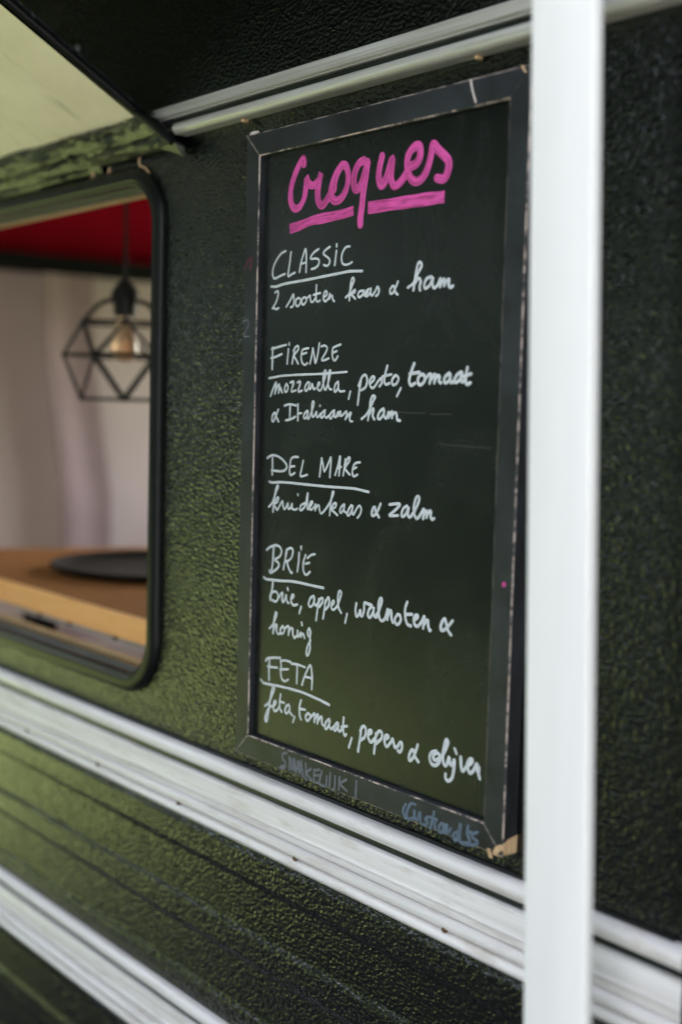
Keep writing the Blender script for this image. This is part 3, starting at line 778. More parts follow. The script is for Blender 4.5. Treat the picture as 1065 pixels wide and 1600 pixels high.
STROKES = [["pink",11.0,[[[87.3,779.5],[86.7,784.8],[83.7,786.4],[74.7,777.6],[65.4,764.1],[59.9,750.7],[59.4,737.8],[63.8,727.3],[71.9,723.0],[81.6,726.1],[89.0,735.8],[92.4,748.2],[93.4,757.4],[93.2,761.4],[95.9,755.3],[104.8,749.7],[112.4,751.1],[120.6,757.0],[123.5,764.1],[120.7,754.2],[117.4,741.9],[118.9,729.2],[125.8,722.1],[134.1,725.3],[143.8,735.0]],[[151.0,739.9],[151.6,748.3],[156.6,759.0],[164.4,766.4],[172.5,767.1],[178.2,758.0],[178.7,746.3],[173.9,734.6],[165.2,726.5],[154.4,724.9],[146.8,730.2],[145.5,740.0],[149.6,750.8],[156.5,760.7],[166.2,768.4]],[[208.5,768.6],[199.1,765.4],[191.6,754.7],[190.4,742.7],[193.7,735.1],[199.5,735.0],[206.1,743.1],[211.7,754.5],[215.5,765.5]],[[216.1,764.3],[212.9,746.7],[209.3,729.6],[207.4,713.3],[205.0,699.1],[205.4,690.8]]]],["pink",13.0,[[[60.9,698.1],[81.6,700.6],[106.6,704.5],[129.3,705.4],[156.9,706.3],[178.6,707.6],[190.1,708.9]]]],["pink",11.5,[[[243.0,768.8],[239.3,756.9],[237.8,745.2],[241.1,736.1],[245.3,734.6],[252.0,741.3],[257.8,753.5],[261.8,763.7],[260.8,751.0],[260.8,740.3],[265.3,731.7],[271.1,731.1],[279.8,735.4],[288.3,743.4]],[[290.4,749.4],[304.5,752.4],[310.5,758.4],[311.3,767.6],[308.3,772.7],[300.5,772.2],[292.0,766.0],[288.8,757.0],[290.6,745.2],[295.7,736.7],[304.7,731.4],[314.0,733.0],[321.5,739.3],[327.2,750.0],[330.8,761.9],[333.4,771.4],[342.5,763.4],[353.5,754.8],[359.7,748.4],[360.4,740.7],[356.8,732.0],[350.9,729.1],[341.8,731.2]]]],["pink",15.5,[[[221.0,709.5],[248.1,709.4],[289.0,709.3],[328.3,708.9],[353.4,708.6]]]],["white",4.2,[[[51.2,669.6],[40.6,666.5],[28.6,656.6],[22.8,646.1],[23.6,637.6],[28.4,634.6],[39.6,637.2],[50.7,639.3]],[[63.3,667.2],[60.8,653.2],[57.9,636.5],[65.8,638.0],[72.7,639.6]],[[82.6,639.9],[86.0,652.6],[91.4,663.9],[95.1,668.9],[96.9,656.5],[96.9,638.8]],[[87.1,650.4],[96.7,651.6]],[[122.5,666.8],[113.6,663.5],[106.5,658.2],[107.2,655.2],[117.7,655.1],[123.9,652.3],[122.8,646.6],[116.3,643.0],[108.7,642.0]],[[145.7,667.9],[136.2,664.1],[132.6,660.3],[138.3,656.5],[145.0,652.5],[145.8,647.4],[140.7,644.0],[134.1,645.6]],[[159.3,661.7],[157.9,652.2],[156.4,643.8]],[[159.5,670.0],[159.5,667.1]],[[185.9,665.3],[178.2,664.8],[172.1,659.1],[169.8,651.4],[172.2,645.0],[179.1,642.8],[186.2,643.7],[191.1,645.4]],[[29.1,615.5],[33.2,617.1],[36.7,616.1],[35.5,609.1],[30.7,600.9],[23.7,594.5],[27.8,595.2],[32.0,593.0],[38.1,594.5]],[[55.4,595.6],[63.2,603.0],[69.8,611.0],[70.9,609.8],[72.2,601.4],[69.8,595.6],[65.5,594.4]],[[80.9,605.8],[76.7,603.6],[76.3,597.7],[80.4,595.1],[86.1,599.0],[85.9,604.4],[80.9,606.0]],[[94.6,606.3],[89.8,604.2],[89.5,598.3],[93.1,596.7],[98.7,600.8],[98.6,604.9],[94.2,606.5]],[[98.6,603.8],[104.3,607.0],[107.1,608.0],[107.3,604.5],[109.4,599.7],[114.2,600.1],[119.6,606.3]],[[120.0,620.7],[119.5,610.9],[119.8,601.6],[123.7,599.1],[127.8,600.6]],[[113.8,608.3],[128.6,610.2]],[[135.8,604.3],[141.3,606.9],[142.0,610.9],[138.3,611.7],[135.1,606.7],[135.9,600.8],[139.7,598.9],[145.2,602.7],[148.1,608.3],[146.9,601.5]],[[146.9,601.5],[151.5,605.8],[153.4,604.6],[154.5,600.0],[157.4,598.1]]]],["white_line",4.8,[[[19.9,624.2],[31.9,623.6],[52.2,626.3],[95.7,628.5],[133.8,630.9],[170.5,633.2],[188.4,634.1],[211.4,632.9]]]],["white",4.4,[[[180.3,601.8],[186.6,605.9],[192.5,616.4],[195.9,622.9],[193.2,625.8],[190.4,621.9],[188.5,609.9],[187.6,597.8]],[[188.1,604.5],[195.0,608.9],[198.7,610.4],[197.8,607.4],[190.9,605.7],[194.6,602.8],[199.2,599.3]],[[211.9,608.7],[206.7,607.6],[204.3,603.0],[208.0,600.8],[214.1,604.5],[215.4,609.1],[215.2,604.5],[218.4,602.3],[223.4,606.7]],[[225.3,610.0],[220.2,607.6],[218.4,603.0],[221.6,601.3],[227.6,605.2],[229.0,611.1],[228.6,605.1],[231.4,601.7],[237.7,607.3],[241.0,611.8],[244.2,608.3],[243.2,603.1],[239.0,600.9]],[[278.9,616.1],[274.7,609.3],[270.1,603.1],[265.7,602.6],[264.9,607.2],[269.7,611.5],[272.7,609.4],[275.0,603.4],[279.0,600.7]]]],["white",5.1,[[[297.1,608.1],[306.5,612.7],[313.6,623.7],[320.2,632.1],[316.7,636.7],[313.1,633.8],[310.2,622.6],[306.9,604.4]],[[308.5,611.3],[315.2,617.9],[319.1,614.5],[317.7,607.6],[318.6,603.8]],[[337.2,618.4],[328.9,616.4],[325.5,609.1],[327.6,605.4],[334.8,608.6],[340.0,617.0],[339.4,609.6],[342.4,605.0],[347.7,607.8],[352.8,615.6],[352.4,605.7]],[[352.4,605.7],[354.9,610.6],[359.2,614.6],[359.2,606.6]],[[359.2,606.6],[363.8,612.5],[367.4,613.5],[366.8,606.8],[370.5,604.1],[374.0,605.8]]]],["white",4.2,[[[26.6,542.0],[26.4,528.6],[26.2,512.1]],[[24.0,539.6],[40.0,542.4],[57.2,544.8]],[[23.6,527.4],[34.3,529.1],[47.5,532.5]],[[62.1,538.9],[60.2,519.5]],[[63.6,547.1],[63.9,544.7]],[[76.4,540.5],[73.8,530.4],[71.2,519.6]],[[73.2,536.4],[78.4,541.6],[83.3,542.7],[83.9,538.0],[75.2,530.4],[80.0,524.3],[84.2,519.5]],[[105.9,539.4],[96.2,538.4],[92.4,536.1],[90.7,527.8],[93.0,520.6],[99.0,517.6],[104.3,519.9]],[[92.2,531.7],[102.2,533.5]],[[115.5,539.2],[113.1,528.7],[110.2,519.1]],[[115.5,539.2],[118.8,528.6],[121.7,519.8],[126.3,532.0],[129.0,545.4]],[[133.5,541.2],[140.1,542.2],[145.2,539.2],[142.3,532.9],[134.8,524.3],[139.0,523.1],[149.1,525.7]],[[172.4,542.8],[160.6,540.1],[156.6,537.3],[156.5,528.1],[159.4,523.3],[163.1,523.4],[167.5,528.0]],[[157.2,532.7],[165.4,534.7]],[[24.2,475.9],[28.7,484.5],[35.6,494.4],[36.1,490.7],[33.7,479.1]],[[34.0,480.3],[38.9,488.3],[43.5,491.9],[42.3,480.4]],[[42.3,481.6],[46.1,487.7],[47.9,484.7],[50.5,480.8]],[[59.2,492.6],[55.9,487.2],[57.6,481.7],[61.6,483.0],[63.4,488.4],[59.8,492.6]],[[68.2,494.4],[74.2,495.7],[75.2,493.3],[70.6,483.6],[72.7,482.2],[80.2,484.0]],[[83.8,494.5],[89.6,495.7],[89.6,492.1],[85.6,483.8],[88.2,482.2],[94.0,483.8]],[[106.7,495.1],[101.0,489.8],[100.6,485.1],[103.2,483.3],[107.9,487.5],[110.5,495.2],[109.2,488.7],[111.9,485.7],[114.6,490.5],[115.8,492.8],[117.6,488.1],[119.9,485.8],[122.8,487.0]],[[127.1,488.8],[131.7,492.3],[131.6,494.6],[128.4,493.4],[127.1,487.6],[131.1,484.1],[135.7,486.5],[141.8,499.3],[144.6,508.0],[142.3,510.3],[139.6,506.3],[138.7,497.0],[141.3,487.1],[145.1,486.0],[151.1,499.3],[153.9,508.5],[152.0,510.3],[149.6,505.1],[149.1,494.7],[151.6,487.2],[156.3,485.7]],[[169.7,495.9],[164.4,492.4],[161.9,485.5],[164.2,482.6],[169.5,487.8],[170.3,495.3],[170.4,487.8],[173.9,483.5],[183.0,483.9]],[[194.7,483.5],[191.5,474.1]],[[42.7,457.8],[37.3,449.2],[32.4,441.7],[28.8,442.2],[29.4,449.0],[34.6,453.4],[38.3,448.0],[43.8,441.4]],[[56.2,463.2],[67.3,465.3],[82.3,464.0]],[[68.9,464.4],[68.4,445.6]],[[60.0,443.6],[70.1,445.1],[80.9,449.0]],[[86.2,465.8],[86.5,444.3]],[[85.8,452.7],[94.0,454.0]],[[106.2,457.3],[100.5,453.0],[99.3,448.8],[102.7,447.1],[107.4,451.9],[108.5,457.9],[107.4,450.8],[109.9,446.7],[117.7,459.3],[120.7,467.6],[118.7,470.1],[116.5,466.3],[116.5,456.9],[118.1,449.8],[121.9,451.1],[126.5,456.5],[126.7,451.2],[129.6,449.5],[135.1,454.3]],[[133.6,464.8],[133.6,464.0]],[[141.6,458.0],[136.5,453.8],[135.7,449.7],[138.5,449.1],[142.7,453.9],[144.3,459.8],[143.7,451.6],[147.6,449.4],[153.1,452.4]],[[161.2,458.4],[155.7,454.8],[154.1,449.5],[156.6,448.4],[161.4,453.2],[163.3,459.6],[163.6,452.0],[167.0,450.4],[171.3,457.4],[170.6,451.6],[175.9,458.1],[176.1,452.3],[180.6,453.6],[188.0,458.3],[187.6,450.3],[185.4,448.0],[190.6,452.7],[196.3,456.8],[196.7,455.6],[194.3,450.5],[196.3,445.7],[200.2,445.8]]]],["white_line",4.0,[[[19.8,500.2],[35.3,501.9],[51.7,503.5],[93.6,504.9],[132.1,505.7],[165.6,507.1],[186.5,508.2]]]],["white",4.6,[[[215.0,498.5],[212.2,485.0],[209.7,467.1]],[[210.2,490.7],[216.4,501.4],[223.2,504.2],[226.7,497.8],[224.2,489.3],[216.2,485.3]],[[231.8,492.9],[239.2,497.8],[240.1,501.4],[236.2,502.1],[231.6,496.4],[234.1,489.4],[239.6,488.7],[247.9,496.5],[253.1,500.0],[254.4,494.4],[250.3,490.2]],[[264.1,515.2],[260.3,504.8],[259.2,495.8],[263.0,492.6],[268.6,494.0]],[[255.5,502.1],[271.9,504.8]],[[278.2,503.4],[273.3,497.9],[274.6,492.4],[280.8,493.1],[285.1,499.3],[281.4,503.4],[277.8,503.4]],[[289.7,488.3],[283.1,478.6]]]],["white",5.8,[[[312.4,517.6],[307.8,508.8],[304.2,497.9],[307.5,491.8],[314.9,494.2]],[[304.9,505.4],[321.3,507.1]],[[325.0,504.7],[320.2,500.7],[320.5,493.9],[325.6,492.3],[331.7,498.0],[329.4,504.0],[325.0,504.7]],[[331.3,498.6],[337.9,504.0],[341.8,504.7],[340.3,494.6]],[[340.6,497.3],[347.6,504.6],[348.7,503.3],[348.1,494.7]],[[348.5,498.0],[353.5,503.3],[356.5,502.0],[355.8,496.7],[359.1,494.7]],[[372.5,505.9],[366.1,502.0],[364.4,496.7],[368.3,494.7],[373.8,499.3],[374.8,505.9],[373.9,498.0],[377.4,495.2],[382.3,498.7]],[[391.2,507.2],[384.9,503.3],[381.4,497.4],[384.7,495.2],[390.7,499.4],[393.5,507.2],[392.0,499.4],[394.9,495.9],[399.0,499.4]],[[402.1,512.3],[399.8,502.0],[400.1,495.5],[403.0,493.2],[407.5,494.9]],[[396.1,502.2],[408.4,505.2]]]],["white",5.0,[[[218.2,449.4],[228.9,456.8],[239.6,472.5],[242.7,476.8],[238.5,478.4],[234.4,472.5],[233.1,462.5],[230.4,448.3]],[[232.3,455.4],[238.1,462.6],[240.7,461.3],[238.9,454.2],[242.4,449.3]],[[259.0,463.0],[251.7,458.7],[248.7,451.6],[253.1,450.3],[259.3,456.0],[260.5,461.6],[260.4,454.7],[264.8,451.3],[269.1,459.0],[269.0,452.1]],[[269.3,453.5],[275.0,459.8],[275.3,452.2]],[[275.6,455.0],[280.2,458.6],[283.5,456.6],[284.8,450.4],[290.0,449.1]]]],["white",4.3,[[[31.5,391.8],[32.0,380.0],[31.7,368.7]],[[19.7,390.6],[27.9,394.5],[39.7,395.0],[53.8,390.8],[64.3,383.1],[62.4,377.5],[52.1,374.4],[29.8,374.5]],[[89.1,395.6],[78.9,394.8],[73.4,391.1],[71.5,380.7],[71.1,373.8],[74.2,370.5],[82.5,373.8]],[[71.7,381.8],[81.6,382.9]],[[100.4,391.1],[97.5,380.8],[95.6,370.4],[110.0,373.0]],[[139.6,396.4],[137.9,384.3],[136.2,372.2]],[[139.6,396.4],[143.1,387.2],[146.2,379.4],[153.7,390.4],[159.1,398.0],[157.6,372.8]],[[168.4,376.1],[173.7,388.8],[177.4,400.8],[177.3,387.7],[176.3,376.1]],[[171.8,384.8],[180.0,387.2]],[[188.4,397.4],[186.8,386.9],[184.6,376.6]],[[186.7,389.5],[193.3,399.0],[196.9,399.8],[196.1,395.2],[188.3,386.4],[193.6,380.8],[198.2,378.2]],[[217.3,395.0],[208.3,393.3],[203.5,387.8],[202.8,380.0],[206.0,376.6],[212.9,379.1]],[[203.2,385.6],[210.5,388.2]],[[25.7,324.0],[33.8,331.0],[41.5,345.6],[46.4,352.9],[44.7,354.9],[40.9,349.7],[37.6,335.5],[35.4,317.8]],[[36.6,325.6],[43.7,337.3],[47.7,337.6],[44.8,331.8],[38.1,328.8],[44.7,321.3],[50.4,327.4],[56.4,334.1],[57.8,328.6],[60.5,323.6],[64.4,325.3],[68.7,332.2],[70.2,325.2],[74.7,326.1],[78.4,332.3],[78.8,326.1],[83.9,324.5],[89.9,326.3]],[[90.5,345.8],[90.8,344.6]],[[105.9,335.1],[98.3,331.7],[95.6,326.1],[99.6,325.3],[107.2,332.4],[112.0,349.1],[111.5,335.5],[112.9,327.4],[119.3,333.4],[122.8,337.7],[119.5,338.1],[116.0,331.8],[119.5,327.3],[125.9,331.2],[129.5,335.5],[128.7,327.4]],[[129.1,329.4],[134.5,334.5],[136.7,333.4],[138.0,328.1],[142.5,324.4],[155.9,336.2],[164.2,348.7],[166.1,354.2],[163.6,353.3],[161.2,341.9],[159.0,323.1]],[[160.4,329.9],[167.0,339.0],[172.0,339.4],[170.1,334.6],[163.1,331.2],[168.9,327.9],[174.9,324.7]],[[188.1,340.0],[182.1,335.6],[179.7,330.1],[182.4,328.4],[187.4,333.4],[189.2,340.1],[187.9,332.1],[191.7,329.5]],[[202.5,339.8],[197.6,334.2],[194.8,327.4],[198.4,326.4],[203.8,333.4],[205.9,340.0],[204.2,332.1],[207.0,328.2],[213.7,336.7],[218.6,340.4],[222.2,336.1],[220.0,329.5],[215.2,324.8]]]],["white_line",4.6,[[[25.6,358.8],[29.2,357.7],[36.3,358.1],[57.3,359.8],[102.7,360.0],[146.4,360.1],[188.3,360.9],[208.7,361.0],[235.6,358.9]]]],["white",5.2,[[[258.8,345.6],[253.1,335.6],[246.5,330.0],[242.5,331.6],[244.2,338.1],[248.0,340.9],[250.2,335.4],[256.3,328.9]],[[275.6,346.2],[284.9,347.6],[294.6,347.7],[285.3,339.5],[275.8,333.1],[281.8,332.9],[291.5,334.0]],[[307.2,346.8],[300.9,343.2],[297.6,335.5],[300.5,333.3],[305.8,337.4],[310.4,345.2],[309.1,337.7],[312.4,333.6],[320.2,341.1],[327.3,352.6],[328.5,358.2],[325.7,359.9],[321.9,355.9],[319.2,344.7],[321.4,336.2],[326.0,333.2],[331.2,338.3],[337.1,345.5],[336.2,333.8]],[[336.3,336.3],[339.9,343.3],[342.5,342.9],[342.0,335.9]],[[342.4,338.0],[346.6,343.8],[349.6,343.4],[349.0,337.3],[351.8,334.2],[355.2,335.8]]]],["white",4.6,[[[38.7,268.7],[37.7,252.6],[35.4,235.4]],[[22.9,264.0],[31.2,268.9],[44.4,272.5],[52.8,271.1],[57.1,265.6],[53.3,258.3],[42.7,252.7],[50.3,249.0],[51.0,244.1],[44.0,238.4],[32.8,233.1],[30.7,236.3]],[[68.9,269.3],[67.1,260.8],[62.1,241.5]],[[66.1,259.2],[68.5,267.8],[77.3,272.1],[82.5,269.3],[80.2,260.2],[73.1,254.5],[67.4,252.9]],[[69.0,253.6],[73.5,244.7],[79.4,238.6],[81.4,239.3]],[[96.4,267.8],[95.5,256.1],[93.4,242.2]],[[100.3,276.5],[100.5,272.6]],[[110.5,265.9],[105.9,255.3],[106.3,245.6],[110.4,240.3],[115.1,240.7],[120.7,244.9]],[[115.0,262.6],[121.9,267.1],[130.3,269.5]],[[110.6,254.6],[119.2,256.8]]]],["white_line",5.0,[[[17.8,225.2],[22.7,223.3],[37.9,223.9],[57.8,225.1],[77.4,227.0],[98.2,227.7],[121.9,227.2],[150.3,227.0]]]],["white",4.8,[[[38.8,222.8],[37.5,212.6],[34.5,202.2],[34.2,195.1],[32.8,200.5],[37.7,206.6],[46.0,208.7],[51.1,204.4],[49.7,197.7],[44.8,194.8],[38.9,196.0]],[[51.3,199.9],[56.9,206.1],[60.9,209.6],[61.8,206.8],[60.4,200.6],[63.0,196.2],[66.9,201.5],[69.7,207.3],[70.5,201.0],[73.2,196.9],[76.4,197.4]],[[72.4,217.1],[73.6,214.3]],[[81.5,203.0],[86.5,207.1],[86.1,209.5],[82.9,208.6],[80.7,203.4],[82.5,197.7],[87.5,195.5],[94.9,197.7]],[[103.5,195.7],[99.8,186.6]]]],["white",4.8,[[[130.2,213.8],[123.6,210.3],[119.7,202.5],[122.1,198.6],[127.4,200.4],[131.3,207.2],[131.4,213.4],[131.3,206.1],[134.9,201.4],[139.7,206.2]],[[141.2,211.1],[139.2,198.9],[136.5,182.4]],[[140.1,204.7],[144.4,212.1],[149.3,213.2],[148.4,207.4],[142.1,200.9]],[[155.2,210.9],[153.2,198.8],[150.9,186.6]],[[154.2,207.2],[160.4,216.0],[163.0,212.5],[161.5,205.1],[156.1,199.7]],[[167.6,206.0],[172.3,209.7],[172.6,213.3],[169.5,211.8],[167.1,205.9],[169.4,201.6],[174.2,202.3],[180.4,208.7],[185.1,218.5],[187.2,225.9],[183.6,227.5],[181.1,223.1],[180.7,212.9],[182.9,205.0],[187.9,199.6]],[[199.8,199.8],[196.4,187.9]]]],["white",5.6,[[[217.8,215.9],[216.3,207.7],[218.5,199.5],[222.3,201.6],[225.9,208.5],[226.6,202.2],[230.0,201.7],[233.0,209.1],[233.5,218.6],[239.9,218.5],[248.2,217.1],[243.2,212.5],[240.5,205.2],[243.6,201.7],[247.6,204.2],[251.5,211.7],[251.7,216.1],[251.6,207.8],[255.6,203.9],[261.4,207.2]]]],["white",5.6,[[[255.5,204.9],[262.8,214.9],[266.5,226.9],[264.1,228.9],[260.9,223.6],[260.6,212.0],[263.3,203.4],[268.2,201.0],[273.8,205.6],[278.1,217.0],[277.7,204.3]],[[277.7,207.5],[281.9,215.7],[284.4,214.8],[285.2,206.6],[288.2,202.0]],[[296.2,213.3],[291.7,207.6],[293.0,201.5],[297.7,201.2],[302.1,206.6],[300.3,212.6],[295.8,213.2]],[[313.0,230.7],[309.7,222.8],[310.2,211.6],[314.2,204.0],[320.7,202.5]],[[310.1,215.0],[321.9,217.0]],[[325.9,210.1],[332.0,214.1],[332.4,217.3],[328.3,216.7],[325.4,211.3],[327.9,204.8],[333.4,204.4],[340.2,211.6],[343.9,217.7],[342.4,203.3]],[[342.3,205.8],[346.5,211.9],[350.0,213.7],[350.8,207.7],[353.5,201.9],[355.4,202.8]],[[391.9,219.3],[385.7,212.9],[377.5,206.2],[372.6,206.7],[373.3,213.5],[378.5,219.7],[381.4,214.7],[385.2,206.8],[390.0,202.5]]]],["white",4.6,[[[33.0,155.9],[40.7,162.4],[47.5,173.9],[49.2,178.8],[46.9,180.2],[43.8,172.2],[42.3,161.4],[41.7,150.2]],[[42.5,154.5],[47.1,162.8],[49.9,162.6],[49.8,154.4],[54.2,151.0],[59.5,154.2]],[[63.0,163.4],[58.4,158.1],[59.5,153.0],[64.3,153.7],[67.9,159.5],[63.4,163.5]],[[67.0,159.4],[72.2,163.6],[77.3,165.0],[76.8,153.4]],[[76.8,156.8],[81.7,163.0],[85.8,163.4],[86.5,156.6],[90.1,151.4],[94.6,154.5]],[[97.1,162.3],[97.0,155.4],[99.3,154.6],[104.6,161.2],[104.9,155.2]],[[104.8,156.6],[108.7,160.1],[110.6,158.7],[112.6,155.0]],[[105.4,174.9],[106.3,171.1]],[[122.1,169.5],[119.2,165.1],[119.8,159.5],[123.1,158.9],[125.4,164.4],[122.7,169.6]],[[125.0,166.6],[124.1,153.4],[125.0,143.4],[122.2,135.0],[118.3,132.3],[117.0,136.4],[120.0,146.0],[125.5,153.7]],[[34.6,112.6],[34.1,98.9],[34.7,83.6]],[[26.2,109.1],[29.7,112.9],[43.3,116.4],[59.8,118.9]],[[31.0,102.5],[41.9,102.9],[53.2,104.3]],[[60.5,115.3],[62.2,107.4],[61.6,97.9],[64.8,90.3],[71.6,88.7],[78.7,92.3]],[[60.6,115.0],[70.5,117.2],[82.9,117.4]],[[59.5,102.8],[78.2,106.5]],[[98.0,116.6],[97.9,104.5],[97.7,90.9]],[[84.8,115.4],[98.9,116.4],[115.3,115.6]],[[109.2,90.7],[116.0,105.5],[126.4,120.4],[130.7,105.9],[130.8,88.9]],[[118.0,103.0],[123.5,103.4],[130.8,103.1]]]],["white_line",5.0,[[[15.8,80.7],[20.9,77.5],[32.9,77.4],[54.5,79.1],[83.3,80.4],[111.5,80.6],[139.0,78.6],[168.6,75.4]]]],["white",4.8,[[[26.6,45.4],[34.9,51.5],[43.9,66.0],[47.8,74.3],[44.6,75.6],[41.3,69.3],[38.0,54.7],[35.3,40.1],[32.0,26.7],[29.1,24.2],[27.6,28.3],[32.2,39.5],[39.3,47.3],[45.6,48.6],[51.7,54.2],[51.2,57.3],[47.5,55.3],[46.1,47.4],[49.0,42.9],[55.2,45.5],[60.5,52.8]],[[62.2,68.5],[60.3,57.8],[61.3,49.2],[65.6,45.1]],[[60.3,58.5],[70.7,58.6]],[[81.6,58.3],[75.6,54.6],[73.1,47.9],[76.9,44.9],[82.9,51.1],[83.0,57.4],[84.0,48.8],[89.6,45.0]],[[94.9,44.6],[91.6,36.1]],[[108.4,69.6],[105.2,59.3],[106.2,48.4],[109.4,43.5]],[[105.4,57.5],[117.7,58.4]]]],["white",5.2,[[[123.8,55.1],[119.0,49.9],[121.2,44.8],[126.1,46.4],[129.2,52.6],[124.3,55.2]],[[128.9,50.1],[138.3,57.5],[137.8,46.2]],[[138.1,48.9],[145.1,57.7],[144.6,45.5]],[[145.1,48.6],[151.9,56.1],[153.9,54.7],[154.1,47.5],[156.5,45.8]],[[169.0,56.6],[162.6,51.1],[160.4,44.0],[163.9,42.3],[169.3,49.5],[170.3,56.3],[169.7,48.4],[173.2,44.3],[178.7,47.9]],[[185.9,55.4],[181.4,50.9],[179.2,45.6],[182.6,44.0],[187.0,50.9],[188.1,55.3],[188.1,47.5],[191.3,44.7],[196.3,49.3]],[[198.8,64.6],[197.9,54.4],[199.2,45.2],[202.1,41.3],[204.8,44.0]],[[194.4,51.5],[205.8,54.9]],[[215.8,41.7],[210.5,28.2]]]],["white",5.8,[[[234.2,59.3],[232.2,45.1],[229.1,27.3]],[[232.1,54.5],[238.0,61.8],[242.8,59.4],[241.2,48.8],[233.6,42.9]],[[247.5,52.8],[254.2,56.8],[253.6,59.7],[249.0,58.2],[247.6,50.2],[252.9,44.6],[260.3,50.5]],[[262.6,57.7],[261.8,46.6],[259.9,31.8]],[[261.8,52.5],[267.5,61.3],[273.2,61.8],[273.5,54.3],[263.9,45.4]],[[279.1,53.8],[285.9,57.8],[285.0,60.1],[280.1,58.2],[279.2,50.5],[283.2,45.6],[290.3,52.2],[293.7,57.9],[295.9,53.4],[298.4,48.2],[303.8,51.1],[307.7,56.4],[311.1,56.0],[311.2,49.4],[307.8,44.5],[304.1,45.3]],[[339.3,60.4],[334.0,46.5],[327.3,38.4],[324.1,40.9],[326.8,48.9],[331.4,52.4],[335.3,45.1],[341.4,40.1]]]],["white",5.9,[[[371.7,60.0],[363.9,56.6],[360.7,49.5],[364.5,43.1],[372.5,43.4],[378.3,50.4],[376.3,57.9],[369.6,56.6],[366.9,50.9],[371.7,49.2],[379.8,55.5],[384.1,59.7],[389.7,70.5],[391.2,75.6],[388.4,77.8],[385.2,71.0],[383.1,57.9],[384.7,48.7],[389.2,46.9],[393.6,57.9],[394.6,51.8],[398.4,49.6],[402.5,56.9],[402.0,44.9],[399.8,34.9],[393.4,29.4],[388.8,31.9],[388.6,36.6]],[[402.6,69.8],[405.6,65.4]],[[412.8,62.4],[413.9,52.5],[416.8,46.9],[421.9,52.8],[425.2,60.6]],[[424.6,55.0],[431.2,61.3],[431.0,64.3],[426.8,62.6],[424.6,55.0],[427.5,48.0],[432.8,50.0],[439.1,60.8],[440.1,52.6],[443.0,57.9],[442.4,50.0],[444.7,45.2]]]],["faint",5.0,[[[91.7,-5.4],[83.2,-8.0],[82.5,-15.1],[88.4,-18.4],[87.7,-25.6],[76.4,-30.0]],[[97.5,-9.3],[98.2,-26.5]],[[97.6,-10.5],[104.7,-25.0],[107.0,-9.4],[110.4,-25.9]],[[114.2,-26.2],[117.3,-10.5],[120.6,-25.7]],[[123.7,-8.9],[128.1,-28.5]],[[115.8,-20.6],[126.0,-21.0]],[[121.1,-13.0],[121.6,-26.6]],[[133.8,-10.0],[134.7,-31.5]],[[144.9,-14.1],[136.1,-22.0],[147.4,-29.5]],[[152.1,-13.5],[152.8,-29.3],[163.5,-28.8]],[[152.2,-14.7],[162.8,-11.0]],[[152.5,-21.4],[162.2,-18.5]],[[168.2,-11.9],[163.5,-28.8],[174.2,-30.7]],[[178.9,-16.0],[177.7,-28.7]],[[185.7,-9.9],[184.7,-28.0]],[[195.3,-12.0],[195.1,-27.6],[190.0,-31.1]],[[204.7,-10.8],[203.7,-27.7]],[[218.4,-10.8],[206.8,-19.2],[219.8,-24.7]],[[238.4,-8.0],[237.6,-30.0]],[[78.2,-27.8],[89.5,-22.8]],[[101.4,-10.7],[102.5,-24.4]],[[109.8,-11.0],[113.2,-26.4]]]],["blue",5.6,[[[348.1,-8.9],[341.0,-9.7],[334.9,-19.1],[333.7,-27.2],[338.7,-29.8],[345.7,-26.2]],[[331.4,-13.3],[326.9,-22.3],[332.2,-30.4]],[[346.9,-17.0],[348.1,-25.5],[352.9,-26.4],[356.5,-16.6],[358.6,-29.3]],[[370.7,-18.5],[366.2,-22.3],[371.0,-24.3],[366.5,-29.5],[364.2,-29.4]],[[381.2,-9.5],[378.6,-20.5],[375.2,-30.8]],[[374.6,-17.5],[386.2,-17.4]],[[385.4,-17.6],[382.6,-22.7],[383.6,-28.4]],[[394.7,-19.4],[390.4,-24.9],[390.6,-30.3],[396.7,-28.6],[399.3,-19.2],[399.7,-28.8]],[[403.8,-19.0],[403.5,-28.8],[410.0,-21.6]],[[420.5,-23.0],[414.7,-26.7],[415.0,-32.0],[420.8,-30.4],[425.1,-12.1],[424.6,-32.5]],[[437.6,-10.8],[436.5,-18.5]],[[443.7,-16.5],[436.5,-19.5],[439.7,-25.0],[439.9,-29.7],[428.4,-33.5]],[[452.9,-13.9],[445.2,-18.2],[445.4,-22.3],[452.7,-24.4],[450.1,-29.4],[432.8,-33.3]]]],["redmark",2.0,[[[-32.3,649.8],[-19.0,664.7]],[[-16.9,648.8],[-13.8,665.2]]]],["smear",3.0,[[[-32.9,577.7],[-22.1,580.0],[-18.8,572.9],[-29.1,559.1],[-16.7,557.0]]]],["scuff",1.6,[[[280.2,460.4],[300.9,459.0],[335.1,459.0]],[[343.0,458.1],[366.2,458.6],[379.5,458.7]]]],["scuff",1.8,[[[360.4,423.9],[396.3,422.8],[426.7,422.5],[443.6,422.3]]]]]
menu_board()

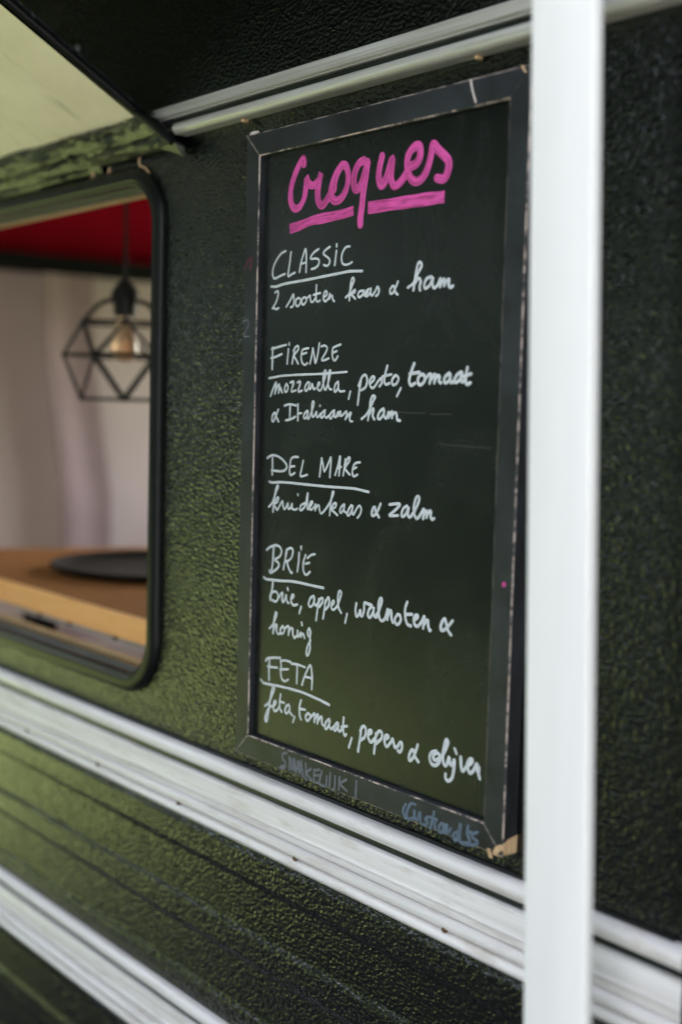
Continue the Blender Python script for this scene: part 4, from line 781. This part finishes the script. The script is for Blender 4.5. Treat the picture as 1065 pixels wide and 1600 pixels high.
# ---------------------------------------------------------------- white post and awning
def post():
    zt, zb = 1.42, -1.094
    def xl(z): return .606 + (z - .844) * (.606 - .645) / (.844 + .124)
    root = thing('awning_post', (xl(zb) + .04, -.144, zb + Z0), 'smooth white flat post standing in front of the black caravan wall', 'post')
    b = MB(); wd, d = .0755, .0135; r = .003
    prof = []
    for (cx, cy, a0) in ((wd - r, -.137 - r, 0), (r, -.137 - r, 90), (r, -.137 - d + r, 180), (wd - r, -.137 - d + r, 270)):
        for k in range(5):
            a = R(a0 + 22.5 * k); prof.append((cx + r * math.cos(a), cy + r * math.sin(a)))
    n = len(prof); vs = []
    for i in range(13):
        z = zb + (zt - zb) * i / 12
        for (x, y) in prof: vs.append((xl(z) + x, y, z))
    b.add(vs, [(i * n + j, i * n + (j + 1) % n, (i + 1) * n + (j + 1) % n, (i + 1) * n + j) for i in range(12) for j in range(n)] + [tuple(range(n))[::-1], tuple(12 * n + j for j in range(n))])
    b.build('post_slat', M['post'], root, smooth=True, angle=50)
post()
def awning():
    root = thing('awning', (0, -.5, 1.36 + Z0), 'charcoal cloth awning stretched out from the roof edge above the hatch', 'awning')
    b = MB(); L = 1.15
    xs = [-2.7 + i * .2 for i in range(16)]
    vs = [(x, .12 - (L + .14) * j / 6, 1.455 - .10 * j / 6 - .02 * math.sin(math.pi * j / 6)) for x in xs for j in range(7)]
    b.add(vs, [(i * 7 + j, (i + 1) * 7 + j, (i + 1) * 7 + j + 1, i * 7 + j + 1) for i in range(len(xs) - 1) for j in range(6)])
    b.build('awning_cloth', M['awning'], root, smooth=True)
    b = MB(); vs = []
    for i in range(61):
        x = -2.7 + i * .05
        for k in range(5): vs.append((x, -.022 - L + .012 * math.sin(x * 11) * k / 4, 1.335 - (.235 + .02 * abs(math.sin(x * 8))) * k / 4))
    b.add(vs, [(i * 5 + k, (i + 1) * 5 + k, (i + 1) * 5 + k + 1, i * 5 + k + 1) for i in range(60) for k in range(4)])
    b.build('added_valance', M['awning'], root, smooth=True)  # unseen flap, added to keep reflections high on board and wall dark
    b = MB(); b.tube([(-2.7, -.02 - L, 1.345), (.3, -.02 - L, 1.345)], .018, 12); b.build('front_bar', M['rail'], root, smooth=True)
awning()
for o in SC.objects:
    if o.type == 'EMPTY': o.empty_display_size = .05
